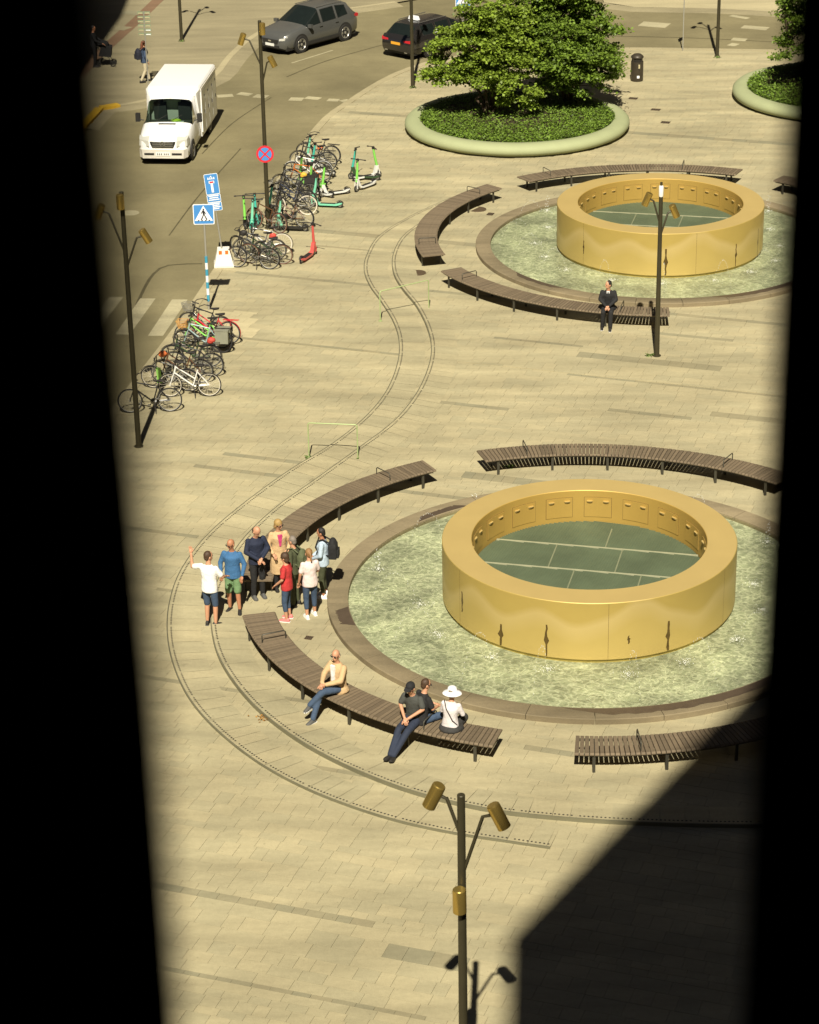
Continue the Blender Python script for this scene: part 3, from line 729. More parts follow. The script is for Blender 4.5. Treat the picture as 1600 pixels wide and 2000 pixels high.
# ------------------------------------------------------------------ lamp posts
M_POLE = mat('lamp_pole_paint', (.050, .043, .022), .5, .3, var=.25, scale=3)
M_BRASS = mat('brass_lamp', (.54, .38, .10), .25, .8, var=.12, scale=4)
M_LENS = mat('lamp_lens', (.10, .08, .03), .15, var=.1)
M_WHITE = mat('white_paint', (.78, .78, .74), .5, var=.05)
M_WEED = mat('weed_leaf', (.14, .20, .05), .8, var=.3, island=.3)
can_me = MB().lathe([(0, .19), (.078, .19), (.092, .178), (.097, .155), (.097, -.19), (.088, -.19), (.083, -.17)], 20).mesh('lamp_head', 35)
lens_me = MB().lathe([(0, 0), (.083, 0)], 20).mesh('lens', 0)
def lamp(base, h, label, heads, weed=False):
    """pole with brass can lights; heads = (height, arm direction, arm reach, tilt); reach 0 = fixed straight on the pole"""
    t = empty('street_lamp', (base[0], base[1], 0), 0, label, 'street lamp', 'brass can street lamps')
    MB().lathe([(.075, 0), (.072, .3), (.062, h * .6), (.055, h)], 14).build('pole', M_POLE, t, 40)
    MB().lathe([(.0, h + .012), (.05, h + .01), (.057, h)], 14).build('pole_cap', M_POLE, t, 40)
    MB().lathe([(.12, 0.004), (.12, .02), (.08, .035)], 16).build('base_plate', M_POLE, t, 30)
    for z, a, reach, tilt, *dr in heads:
        a = R(a); d = Vector((math.cos(a), math.sin(a), 0))
        if reach > 0:
            z0 = z - (dr[0] if dr else .62)
            p1 = d * (reach * .72) + Vector((0, 0, z - .04)); p2 = d * reach + Vector((0, 0, z))
            MB().path([(d.x * .03, d.y * .03, z0), tuple(p1), tuple(p2)], .026, 8).build('arm', M_POLE, t, 40)
            c = p2 + d * .10
            q = Euler((0, 0, a)).to_matrix().to_4x4() @ Matrix.Rotation(R(tilt), 4, 'Y')
        else:
            c = d * .15 + Vector((0, 0, z)); q = Euler((0, 0, a)).to_matrix().to_4x4() @ Matrix.Rotation(R(tilt), 4, 'Y')
            MB().box((d.x * .06, d.y * .06, z), (.08, .05, .1), None, a).build('arm', M_POLE, t, 0)
        hd = link('lamp_head', can_me, t, M_BRASS, tuple(c), q.to_euler())
        link('lens', lens_me, hd, M_LENS, (0, 0, -.175))
    return t
lamp((0.63, 28.23), 6.98, 'nearest lamp post at the bottom with two tilted brass cans and one on the pole', [(6.95, 172, .27, -24, .55), (6.72, -15, .42, -26, .95), (5.38, -105, 0, 2)])
lamp((-6.98, 57.48), 6.82, 'lamp post at the left in front of the parked bicycles', [(6.30, 168, .50, -22, 1.0), (5.66, 8, .42, -28, .75), (6.62, -100, 0, 2)])
tl = lamp((7.04, 63.39), 4.63, 'lamp post at the right beside the bench with the man in the suit', [(4.55, 165, .28, -22), (4.2, 15, .3, -24)])
zt = 4.63
MB().lathe([(.06, zt + .02), (.065, zt + .05), (.065, zt + .30), (.05, zt + .33), (0, zt + .33)], 14).build('sensor_box', M_WHITE, tl, 30)
MB().lathe([(.035, zt + .33), (.035, zt + .42), (0, zt + .42)], 10).build('sensor_cap', M_POLE, tl, 30)
lamp((-4.47, 75.92), 6.85, 'lamp post with the round no stopping sign beside the scooters', [(6.25, 168, .50, -20, .8), (5.55, -8, .26, -26, .65), (6.62, -55, 0, 2)])
lamp((-9.44, 102.82), 6.9, 'lamp post at upper left beyond the van, its head out of the picture', [(6.7, 60, .5, -20), (6.2, 0, .55, -24), (6.6, 190, .55, -20)])
lamp((0.44, 94.00), 6.9, 'lamp post in front of the dark taxi', [(6.7, 60, .5, -20), (6.2, 0, .5, -24), (6.5, 190, .5, -20)])
lamp((13.06, 98.12), 6.9, 'lamp post at upper right by the thin sign pole', [(6.7, 120, .5, -20), (6.2, 0, .3, -24), (6.5, 185, .55, -20)])

# ------------------------------------------------------------------ signs
M_BLUE = mat('sign_blue', (.06, .25, .60), .45, var=.08); M_RED = mat('sign_red', (.62, .03, .045), .45, var=.08)
M_SWHITE = mat('sign_white', (.80, .82, .84), .45, var=.03); M_BLACK = mat('sign_black', (.012, .012, .014), .5)
M_GALV = mat('galvanised_pole', (.36, .35, .30), .5, .3, var=.12); M_BACK = mat('sign_back', (.30, .30, .29), .5, .3)
def plate(w, h, t=.006, r=.04):
    pts = []
    for cx_, cz, a0 in ((w / 2 - r, h / 2 - r, 0), (-w / 2 + r, h / 2 - r, 90), (-w / 2 + r, -h / 2 + r, 180), (w / 2 - r, -h / 2 + r, 270)):
        for k in range(4): a = R(a0 + 30 * k); pts.append((cx_ + r * math.cos(a), cz + r * math.sin(a)))
    return MB().loft([[(x, y, z) for x, z in pts] for y in (0, -t)])
def flat(pts, y, t=.003): return MB().loft([[(x, yy, z) for x, z in pts] for yy in (y, y - t)])
def walker(par, s, y, m, dz=0.0):
    """walking figure pictogram"""
    def q(*p): return [(x * s, z * s + dz) for x, z in p]
    parts = [[(.02 * math.cos(R(a)) * 2 , .30 + .045 * math.sin(R(a))) for a in range(0, 360, 45)], [(-.055, .25), (.035, .25), (.06, .02), (-.03, .02)], [(-.03, .03), (.03, .05), (-.10, -.24), (-.16, -.24)],
             [(.0, .05), (.06, .02), (.18, -.22), (.12, -.24)], [(.03, .24), (.12, .08), (.09, .06), (.01, .18)], [(-.05, .24), (-.13, .10), (-.10, .08), (-.03, .18)]]
    mb = MB()
    for i, p in enumerate(parts): pp = q(*p); mb.loft([[(x, yy, z) for x, z in pp] for yy in (y - i * .0004, y - .003 - i * .0004)])
    for x in (-.27, -.09, .09, .27): pp = q((x - .05, -.30), (x + .01, -.30), (x + .05, -.24), (x - .01, -.24)); mb.loft([[(a, yy, z) for a, z in pp] for yy in (y, y - .003)])
    return mb.build('walker_symbol', m, par, 0)
def crossing_sign(base, zc, size, label, yaw, striped):
    t = empty('crossing_sign', (base[0], base[1], 0), R(yaw), label, 'road sign', 'pedestrian crossing signs')
    MB().tube((0, 0, 0), (0, 0, zc + size / 2), .03, .03, 10).build('pole', M_GALV, t, 40)
    s = plate(size, size).build('sign_plate', M_SWHITE, t, 0, (0, -.04, zc))
    i = size * .92
    plate(i, i, .003, .03).build('blue_field', M_BLUE, s, 0, (0, -.0065, 0))
    flat([(-i * .47, -i * .34), (i * .47, -i * .34), (0, i * .47)], -.010).build('white_triangle', M_SWHITE, s, 0)
    walker(s, size * .95, -.0135, M_BLACK, -size * .04)
    if striped:
        for k in range(7):
            MB().tube((0, 0, .28 + k * .2), (0, 0, .48 + k * .2), .045, .045, 12).build('stripe', (M_BLUE2 if k % 2 == 0 else M_SWHITE), t, 40)
    return t
M_BLUE2 = mat('stripe_blue', (.05, .30, .45), .45)
crossing_sign((-5.88, 67.97), 2.98, .62, 'pedestrian crossing sign on a blue and white striped pole by the zebra', 0, True)
crossing_sign((2.57, 98.23), 2.55, .62, 'small pedestrian crossing sign above the tree top by the taxi', 8, False)
# no stopping sign on the lamp pole
lb = (-4.47, 75.92)
t = empty('no_stopping_sign', (lb[0], lb[1] - .075, 2.52), 0, 'round blue no stopping sign with red ring and red cross on the lamp pole', 'road sign')
def rdisc(r, y, t_=.004, n=40): return flat([(r * math.cos(2 * math.pi * k / n), r * math.sin(2 * math.pi * k / n)) for k in range(n)], y, t_)
rdisc(.285, 0, .008).build('red_ring', M_RED, t, 0); rdisc(.215, -.009).build('blue_disc', M_BLUE, t, 0)
for s_ in (1, -1):
    c_, n_ = .7071, .7071 * s_
    flat([(c_ * a - n_ * b, n_ * a + c_ * b) for a, b in ((-.22, -.025), (.22, -.025), (.22, .025), (-.22, .025))], -.0135 - .002 * (s_ > 0)).build('red_bar', M_RED, t, 0)
MB().torus((0, 0, 0), .08, .01, 'Z', 16, 5, Matrix.Translation((0, .075, 0))).build('clamp', M_GALV, t, 40)
# dead end sign with text plates in a striped concrete block
bb = (-5.69, 72.19)
t = empty('dead_end_sign', (bb[0], bb[1], 0), R(4), 'tall blue dead end sign with text plates on a leaning pole in a concrete block', 'road sign')
M_CONC = mat('white_concrete', (.72, .70, .62), .8, var=.1); M_ORANGE = mat('orange_reflex', (.75, .16, .03), .4)
MB().box((0, 0, .03), (.62, .62, .06)).box((0, 0, .30), (.60, .60, .48), None, 0, .62).build('block', M_CONC, t, 0)
for x in (-.10, .10): MB().box((x, -.215, .47), (.10, .012, .12)).build('reflector', M_ORANGE, t, 0)
MB().box((.215, -.02, .47), (.012, .12, .12)).build('reflector', M_ORANGE, t, 0)
lean = Matrix.Rotation(R(-5.5), 4, 'Y')
pl_ = MB().tube((0, 0, .5), (0, 0, 3.0), .024, .024, 10).build('pole', M_GALV, t, 40, None, (0, R(-5.5), 0))
def on_pole(o, x, z): o.location = lean @ Vector((x, -.03, z)); o.rotation_euler = (0, R(-5.5), 0); return o
s = on_pole(plate(.43, .66).build('sign_plate', M_SWHITE, t, 0), 0, 2.66)
plate(.40, .63, .003, .03).build('blue_field', M_BLUE, s, 0, (0, -.0065, 0))
flat([(-.035, -.27), (.035, -.27), (.035, .02), (-.035, .02)], -.010).build('white_stem', M_SWHITE, s, 0)
flat([(-.085, .02), (.085, .02), (.085, .10), (-.085, .10)], -.010).build('white_bar', M_SWHITE, s, 0); flat([(-.06, .035), (.06, .035), (.06, .085), (-.06, .085)], -.0135).build('red_bar', M_RED, s, 0)
mb = MB()
for k in range(4):
    x = -.09 + .06 * k; mb.loft([[(x_, y_, z_) for x_, z_ in ((x - .022, .15), (x + .022, .15), (x + .012, .22), (x - .012, .22))] for y_ in (-.010, -.013)])
mb.loft([[(x_, y_, z_) for x_, z_ in ((-.03, .225), (.03, .225), (0, .275))] for y_ in (-.010, -.013)]).build('bicycle_symbol', M_SWHITE, s, 0)
for z, hgt, nl in ((2.20, .25, 3), (1.93, .28, 4)):
    s = on_pole(plate(.43, hgt, .006, .03).build('text_plate', M_SWHITE, t, 0), 0, z); plate(.40, hgt - .03, .003, .02).build('blue_field', M_BLUE, s, 0, (0, -.0065, 0))
    for k in range(nl):
        zz = hgt / 2 - .045 - k * (hgt - .06) / nl; w_ = (.16, .14, .17, .12)[k]
        flat([(-w_, zz - .016), (w_, zz - .016), (w_, zz + .016), (-w_, zz + .016)], -.010).build('text_line', M_SWHITE, s, 0)
# bus stop style plates beyond the van
bs = (-10.14, 94.79)
t = empty('stop_sign_board', (bs[0], bs[1], 0), R(-3), 'pole with six rows of small green and white plates beyond the van', 'road sign')
MB().tube((0, 0, 0), (0, 0, 3.05), .022, .022, 8).build('pole', M_GALV, t, 40)
M_GRNP = mat('plate_green', (.20, .26, .16), .5)
for k in range(6):
    for s_ in (-1, 1):
        p_ = MB().box((s_ * .14, -.03, 3.0 - k * .17), (.23, .012, .10)).build('plate', M_GRNP, t, 0)
        MB().box((s_ * .14, -.0385, 2.985 - k * .17), (.19, .004, .035)).build('plate_band', M_SWHITE if k > 3 and s_ > 0 else M_PALE, p_, 0)
# thin sign pole upper right
ts = (11.77, 99.29)
t = empty('sign_pole', (ts[0], ts[1], 0), R(60), 'thin grey pole with a dark edge on sign plate at upper right', 'road sign')
MB().tube((0, 0, 0), (0, 0, 2.9), .024, .024, 8).build('pole', M_GALV, t, 40); plate(.5, .62).build('sign_plate', M_BACK, t, 0, (0, -.03, 2.55))

# litter bin
lbn = (9.39, 94.39)
t = empty('litter_bin', (lbn[0], lbn[1], 0), 0, 'dark round litter bin with domed lid near the planter', 'litter bin')
M_BIN = mat('bin_metal', (.055, .045, .032), .45, .3, var=.2, scale=5)
MB().lathe([(.24, 0), (.25, .02), (.25, .78)], 24).build('body', M_BIN, t, 35); MB().lathe([(.215, .78), (.215, .93)], 24).build('opening', M_GAP, t, 35)
MB().lathe([(.25, .93), (.255, .96), (.24, 1.0), (.15, 1.07), (0, 1.10)], 24).build('lid', M_BIN, t, 35)
for k in range(4): a = R(45 + 90 * k); MB().box((.235 * math.cos(a), .235 * math.sin(a), .855), (.02, .05, .16), None, a).build('strut', M_BIN, t, 0)
MB().box((.03, -.252, .20), (.10, .006, .10)).build('sticker', M_SWHITE, t, 0); MB().box((.06, -.252, .62), (.06, .006, .16)).build('sticker', M_PALE, t, 0)

# pale green hoop rails
M_HOOP = mat('pale_green_rail', (.36, .44, .20), .45, .1, var=.1)
def hoop(a, b, h, label):
    a, b = Vector(a), Vector(b); d = b - a; t = empty('hoop_rail', (a.x, a.y, 0), math.atan2(d.y, d.x), label, 'rail', 'pale green hoop rails')
    L_ = d.length; r = .05
    MB().path([(0, 0, 0), (0, 0, h - r), (r * .3, 0, h - r * .3), (r, 0, h), (L_ - r, 0, h), (L_ - r * .3, 0, h - r * .3), (L_, 0, h - r), (L_, 0, 0)], .017, 8).build('rail', M_HOOP, t, 50)
    for x in (0, L_): MB().lathe([(.06, .002), (.06, .012), (0, .012)], 12, (x, 0, 0)).build('foot_plate', M_HOOP, t, 30)
hoop((-2.54, 56.55), (-1.29, 56.36), .95, 'pale green hoop rail standing over the drain holes')
hoop((-0.75, 66.70), (0.69, 67.65), .92, 'pale green hoop rail by the bend left of the far fountain')

# covers in the paving
M_IRON = mat('cast_iron', (.12, .085, .05), .6, .3, var=.3, scale=20, bump=.3, bscale=50)
for p, r, lab in (((0.38, 71.03), .26, 'round rusty manhole cover below the end of the short bench'), ((2.47, 77.53), .28, 'round brown manhole cover inside the short bench')):
    t = empty('manhole_cover', (p[0], p[1], 0), 0, lab, 'manhole cover', 'round manhole covers')
    MB().lathe([(r, .0), (r, .007), (r - .03, .007), (r - .03, .005), (0, .006)], 28).build('lid', M_IRON, t, 30); MB().torus((0, 0, .004), r + .012, .008, 'Z', 28, 5).build('frame', M_IRON, t, 30)
for p, sx, sy, lab in (((-2.24, 46.50), .17, .17, 'small square drain grate by the end of the near bench'), ((8.99, 91.62), .34, .30, 'small dark drain plate nearest the litter bin'), ((9.69, 89.89), .36, .28, 'small dark drain plate second from the litter bin'), ((9.87, 88.03), .34, .3, 'small dark drain plate farthest from the litter bin'), ((2.88, 76.98), .22, .3, 'small dark plate beside the brown manhole cover')):
    t = empty('drain_grate', (p[0], p[1], 0), RA, lab, 'drain', 'small drain plates'); MB().box((0, 0, .003), (sx, sy, .006)).build('plate', M_IRON, t, 0)
    mb = MB()
    for k in range(4): MB().box((-sx * .36 + k * sx * .24, 0, .0065), (sx * .09, sy * .75, .003)).build('slot', M_GAP, t, 0)

# ------------------------------------------------------------------ planters, trees
M_PLANTER = mat('planter_concrete', (.32, .35, .19), .75, var=.12, scale=1.5, bump=.1)
M_SOIL = mat('soil', (.045, .028, .015), .95, var=.4, scale=5, bump=.4, bscale=20)
M_IVY = mat('ivy_leaf', (.14, .225, .026), .6, var=.35, scale=1.2, island=.55)
M_BARK = mat('bark', (.075, .05, .03), .9, var=.3, bump=.4, bscale=30)
M_LEAFA = mat('maple_leaf', (.205, .29, .03), .55, var=.35, scale=.8, island=.5)
M_LEAFB = mat('dark_leaf', (.145, .225, .024), .55, var=.3, scale=.8, island=.5)
for m_ in (M_IVY, M_LEAFA, M_LEAFB):
    N = m_.node_tree.nodes; L = m_.node_tree.links; p = N['Principled BSDF']; src = p.inputs['Base Color'].links[0].from_socket
    tl_ = N.new('ShaderNodeBsdfTranslucent'); L.new(src, tl_.inputs[0]); mx = N.new('ShaderNodeMixShader'); mx.inputs[0].default_value = .3
    L.new(p.outputs[0], mx.inputs[1]); L.new(tl_.outputs[0], mx.inputs[2]); L.new(mx.outputs[0], N['Material Output'].inputs[0])
def leaves(pts, size, rs, up=.5, name='crown', spread=1.0):
    """one small folded leaf for each point"""
    n = len(pts); P = np.array(pts); rng = np.random.RandomState(rs)
    a = rng.uniform(0, 2 * math.pi, n); tilt = rng.normal(0, .5, n) * spread
    d = np.stack([np.cos(a) * np.cos(tilt), np.sin(a) * np.cos(tilt), np.sin(tilt) - .1], 1)
    nrm = rng.normal(0, 1, (n, 3)) * (1 - up); nrm[:, 2] += 1
    sd = np.cross(d, nrm); sd /= np.linalg.norm(sd, axis=1)[:, None] + 1e-9
    nn = np.cross(sd, d)
    sz = size * rng.uniform(.6, 1.3, n)[:, None]
    v = np.stack([P, P + d * sz * .5 + sd * sz * .38 + nn * sz * .08, P + d * sz, P + d * sz * .5 - sd * sz * .38 + nn * sz * .08], 1).reshape(-1, 3)
    f = np.arange(n * 4).reshape(-1, 4)
    me = bpy.data.meshes.new(name); me.vertices.add(n * 4); me.vertices.foreach_set('co', v.ravel()); me.loops.add(n * 4); me.loops.foreach_set('vertex_index', f.ravel().astype(np.int32))
    me.polygons.add(n); me.polygons.foreach_set('loop_start', np.arange(0, n * 4, 4, dtype=np.int32)); me.polygons.foreach_set('loop_total', np.full(n, 4, dtype=np.int32)); me.update(calc_edges=True); return me
def planter(c, label, seed):
    t = empty('planter', (c[0], c[1], 0), 0, label, 'planter', 'round concrete planters')
    MB().lathe([(3.95, .0), (4.0, .06), (4.12, .10), (4.19, .20), (4.18, .32), (4.08, .42), (3.90, .47), (3.66, .47), (3.58, .42), (3.56, .30)], 96).build('ring', M_PLANTER, t, 50)
    me = disc(3.6, .40, 64, 'soil'); link('soil', me, t, M_SOIL)
    rs = random.Random(seed); pts = []
    while len(pts) < 20000:
        r = 3.62 * math.sqrt(rs.random()); a = rs.uniform(0, 6.283); x, y = r * math.cos(a), r * math.sin(a)
        if rs.random() < (.25 + .75 * (r / 3.6) ** 1.5) * (0.35 if (x < -1.5 and y > .3 and r < 3.1) else 1): pts.append((x, y, .43 + rs.random() ** 2 * .16))
    o = link('ground_cover', leaves(pts, .085, seed, .6, 'ground_cover', .8), t, M_IVY); o['kind'] = 'stuff'
    return t
planter(P1c, 'round pale green concrete planter with two trees and ivy', 3)
planter(P2c, 'round pale green planter at the right cut by the dark window edge', 4)
def tree(base, label, lobes, nspray, nleaf, material, seed, size=.15, stems=5, spread=1.0, fork=.5):
    """stems fan out from the base to foliage sprays that fill the given lobes (x, y, z, rx, ry, rz)"""
    t = empty('tree', (base[0], base[1], .40), 0, label, 'tree', 'trees in the planters'); rs = random.Random(seed)
    sprays = []
    wts = [l[3] * l[4] * l[5] for l in lobes]
    while len(sprays) < nspray:
        l = rs.choices(lobes, wts)[0]; q = Vector((rs.gauss(0, 1), rs.gauss(0, 1), rs.gauss(0, 1))).normalized() * (rs.random() ** .28)
        p = Vector((l[0] + q.x * l[3], l[1] + q.y * l[4], l[2] + q.z * l[5]))
        if p.z > .25: sprays.append((p, q))
    tb = MB(); bb_ = MB(); heads = []
    for k in range(stems):
        a = 2 * math.pi * k / stems + rs.uniform(-.4, .4); l = lobes[k % len(lobes)]
        top = Vector((l[0], l[1], l[2])) + Vector((math.cos(a) * l[3] * .4, math.sin(a) * l[4] * .4, l[5] * .2)); mid = Vector((math.cos(a) * fork, math.sin(a) * fork, top.z * .45))
        pp = [Vector((math.cos(a) * .09, math.sin(a) * .09, 0)), mid * .5 + Vector((0, 0, .05)), mid, (mid + top) / 2, top]
        for i in range(4): tb.tube(pp[i], pp[i + 1], .075 - .016 * i, .075 - .016 * (i + 1), 8, False)
        heads += pp[2:] + [(pp[2] + pp[3]) / 2]
    tb.lathe([(.16, -.05), (.12, .12), (.10, .3)], 10); tb.build('trunk', M_BARK, t, 60)
    pts = []
    for p, q in sprays:
        h = min(heads, key=lambda x: (x - p).length + (0 if x.z < p.z + .3 else 1)); 
        m_ = (h + p) / 2 + Vector((0, 0, .06)); bb_.tube(h, m_, .022, .014, 4, False).tube(m_, p, .014, .005, 4, False)
        out = Vector((q.x, q.y, 0)); r0 = rs.uniform(.28, .50) * spread; lean = rs.uniform(.0, .35)
        for k in range(nleaf):
            r = r0 * math.sqrt(rs.random()); a = rs.uniform(0, 6.283); x, y = r * math.cos(a), r * math.sin(a)
            star = .75 + .35 * math.cos(5 * a)
            x, y = x * star, y * star
            pts.append((p.x + x, p.y + y, p.z + rs.gauss(0, .045) - lean * (x * out.x + y * out.y)))
    bb_.build('branches', M_BARK, t, 60)['kind'] = 'stuff'
    link('crown', leaves(pts, size, seed, .5), t, material)
    return t
ta = (3.25, 88.25); tb_ = (6.29, 89.67)
tree(ta, 'light green spreading tree at the left of the planter', [(-.3, 0, 2.6, 2.0, 1.6, 1.2), (.1, .1, 3.7, 1.4, 1.3, .85), (-1.5, -.3, 1.7, .95, .9, .55), (.9, -.7, 1.2, 1.1, .8, .6), (.7, .3, 2.7, 1.6, 1.5, 1.1), (1.1, -.9, .72, .75, .5, .35), (-.6, .2, 1.6, 1.2, .9, .5), (-.2, -1.1, 1.7, 1.2, .7, .5)], 360, 120, M_LEAFA, 11, .125, 6)
tree(tb_, 'dense darker green tree at the right of the planter', [(-.1, 0, 2.6, 2.1, 2.0, 1.4), (-.3, .2, 4.2, 1.8, 1.7, 1.3), (.1, .1, 5.6, 1.0, 1.0, .9), (1.2, -.3, 1.7, 1.0, 1.0, .75), (-.7, -.8, 1.5, 1.3, .9, .75), (.3, -1.0, 1.1, 1.2, .8, .5), (.1, -1.5, 1.9, 1.7, .9, .7)], 520, 125, M_LEAFB, 12, .12, 5, 1.05)
tree((17.3, 91.4), 'tree in the right planter cut by the dark window edge', [(-.6, 0, 3.0, 2.2, 2.0, 1.3), (.2, 0, 4.4, 1.8, 1.7, 1.2), (-2.1, -.3, 1.6, 1.0, .9, .6)], 400, 120, M_LEAFB, 13, .12, 5, 1.1)
# fallen leaves by the inner step
M_DRY = mat('dry_leaf', (.30, .15, .03), .8, var=.3, island=.4)
fl = (-3.00, 42.99); rs = random.Random(5)
o = link('fallen_leaves', leaves([(fl[0] + rs.gauss(0, .10), fl[1] + rs.gauss(0, .07), .006 + rs.random() * .03) for k in range(70)], .06, 6, .6, 'fallen_leaves', .4), None, M_DRY); tag(o, 'small heap of dry brown leaves by the inner step', 'leaves', kind='stuff')
for i, (px_, n_) in enumerate((((-2.54, 56.52), 8), ((-1.28, 56.33), 10), ((6.83, 63.44), 14), ((2.53, 55.72), 16), ((13.04, 97.94), 14), ((-9.42, 102.63), 12), ((0.44, 93.92), 10))):
    o = link('weed', leaves([(px_[0] + rs.gauss(0, .06), px_[1] - .05 + rs.gauss(0, .04), .005 + rs.random() * .05) for k in range(n_ * 2)], .09, 7 + i, .3, 'weed', 1.0), None, M_WEED)
    tag(o, ['weed at the left foot of the standing hoop rail', 'weed at the right foot of the standing hoop rail', 'weed at the foot of the right lamp post', 'weed under the bench behind the near fountain', 'weed at the foot of the upper right lamp post', 'weed at the foot of the upper left lamp post', 'weed at the foot of the lamp post by the taxi'][i], 'weed', 'weeds in the paving joints')

# ------------------------------------------------------------------ vehicles
M_TYRE = mat('tyre_rubber', (.018, .017, .015), .85, var=.2); M_ALLOY = mat('alloy_rim', (.55, .54, .50), .3, .7, var=.05)
def glass_mat(name, col=(.010, .014, .013)):
    return mat(name, col, .06, 0, var=.2, spec=.25)
M_GLASS = glass_mat('car_glass'); M_PLASTIC = mat('black_trim', (.02, .019, .017), .6, var=.15)
M_TAIL = mat('tail_light', (.45, .02, .025), .25); M_HEADL = mat('head_light', (.62, .62, .56), .15, .2); M_AMBER = mat('amber_plate', (.75, .36, .03), .5)
M_CHROME = mat('chrome', (.7, .7, .68), .15, .9, var=.03); M_PLATE = mat('number_plate', (.75, .75, .70), .5, var=.03); M_INK = mat('plate_ink', (.04, .04, .05), .6)
def wheel_part(par, x, y, r, w, side, spokes=5, rimmat=None):
    """wheel with tyre and rim as sub-parts; axle along local y, outside towards side"""
    wh = MB().lathe([(r * .30, -w / 2 + .02), (r * .62, -w / 2 + .02), (r * .62, w / 2 - .05), (0, w / 2 - .06)], 24).build('wheel', M_PLASTIC, par, 40, (x, y, r), (R(-90 * side), 0, 0))
    MB().lathe([(r * .64, -w / 2), (r * .93, -w / 2), (r, -w / 2 + .03), (r, w / 2 - .03), (r * .93, w / 2), (r * .66, w / 2)], 28, closed=True).build('tyre', M_TYRE, wh, 40)
    mb = MB(); mb.torus((0, 0, w / 2 - .012), r * .63, .016, 'Z', 28, 6)
    for k in range(spokes):
        a = 2 * math.pi * k / spokes; c, s_ = math.cos(a), math.sin(a)
        for q in (-.13, .13):
            a2 = a + q; mb.add([(r * .12 * math.cos(a2 + .3), r * .12 * math.sin(a2 + .3), w / 2 - .02), (r * .12 * math.cos(a2 - .3), r * .12 * math.sin(a2 - .3), w / 2 - .02), (r * .63 * math.cos(a2 - .07), r * .63 * math.sin(a2 - .07), w / 2 - .012), (r * .63 * math.cos(a2 + .07), r * .63 * math.sin(a2 + .07), w / 2 - .012)], [(0, 1, 2, 3)])
    mb.lathe([(r * .16, w / 2 - .03), (r * .15, w / 2 - .008), (0, w / 2 - .006)], 14)
    mb.build('rim', rimmat or M_ALLOY, wh, 40)
    return wh

def car(name, label, cat, loc, head, st, paint, wheels, wr, glass_side, ws, rw, extras, ww=.21):
    """st = stations from nose to tail: (x, sill z, half width, mid z, belt half width, belt z, rail half width, rail z, top half width, top z, centre z);
    glass_side = index pairs of glazed stations; ws, rw = station indices before the windscreen and the rear window; car points to local +x"""
    t = empty(name, (loc[0], loc[1], ROADZ), math.atan2(head[1], head[0]), label, cat)
    rows = []
    for (x, zs, hw, zm, bw, zb, rwid, zr, tw, zt, zc) in st:
        half = [(hw * .90, zs), (hw * .985, zs + .10), (hw, zm), (bw, zb), (rwid, zr), (tw, zt), (tw * .5, (zt * .35 + zc * .65)), (0, zc)]
        rows.append([(x, y, z) for y, z in half] + [(x, -y, z) for y, z in half[::-1][1:]])
    n = len(rows[0]); body = MB(); glass = {'windscreen': MB(), 'rear_window': MB(), 'side_window': MB()}
    V_ = [p for r in rows for p in r]; bf = []; gf = {'windscreen': [], 'rear_window': [], 'side_window': []}; sidef = []
    for i in range(len(rows) - 1):
        for k in range(n - 1):
            f = (i * n + k, i * n + k + 1, (i + 1) * n + k + 1, (i + 1) * n + k)
            top = 4 <= k <= n - 6; sd = k in (3, n - 5)
            if top and i == ws: gf['windscreen'].append(f)
            elif top and i == rw: gf['rear_window'].append(f)
            elif sd and i in glass_side: sidef.append((i, k, f))
            else: bf.append(f)
    bf += [tuple(range(n))[::-1], tuple(range((len(rows) - 1) * n, len(rows) * n))]
    b = MB().add(V_, bf).build('body', paint, t, 65)
    for k_, fs in gf.items():
        if fs: MB().add(V_, fs).build(k_, M_GLASS, t, 60)
    for i, k, f in sidef:
        P = [Vector(V_[q]) for q in f]; c = sum(P, Vector()) / 4
        MB().add([tuple(c + (p - c) * .93) for p in P], [(0, 1, 2, 3)]).build('side_window', M_GLASS, t, 0)
        MB().add([tuple(p * .997) for p in P] + [tuple((c + (p - c) * .90)) for p in P], [(0, 1, 5, 4), (1, 2, 6, 5), (2, 3, 7, 6), (3, 0, 4, 7)]).build('window_frame', M_PLASTIC, t, 0)
    MB().box(((st[0][0] + st[-1][0]) / 2, 0, .30), (abs(st[0][0] - st[-1][0]) - .35, st[3][2] * 1.75, .22)).build('underbody', M_PLASTIC, t, 0)
    hw = max(s[2] for s in st)
    for x in wheels:
        for sd in (-1, 1):
            MB().lathe([(0, 0), (wr + .055, 0), (wr + .055, .012), (wr + .03, .016), (0, .016)], 28).build('wheel_arch', M_PLASTIC, t, 30, (x, sd * (hw - .012), wr + .02), (R(-90 * sd), 0, 0))
            wheel_part(t, x, sd * (hw - .085), wr, ww, sd)
    extras(t, b)
    return t
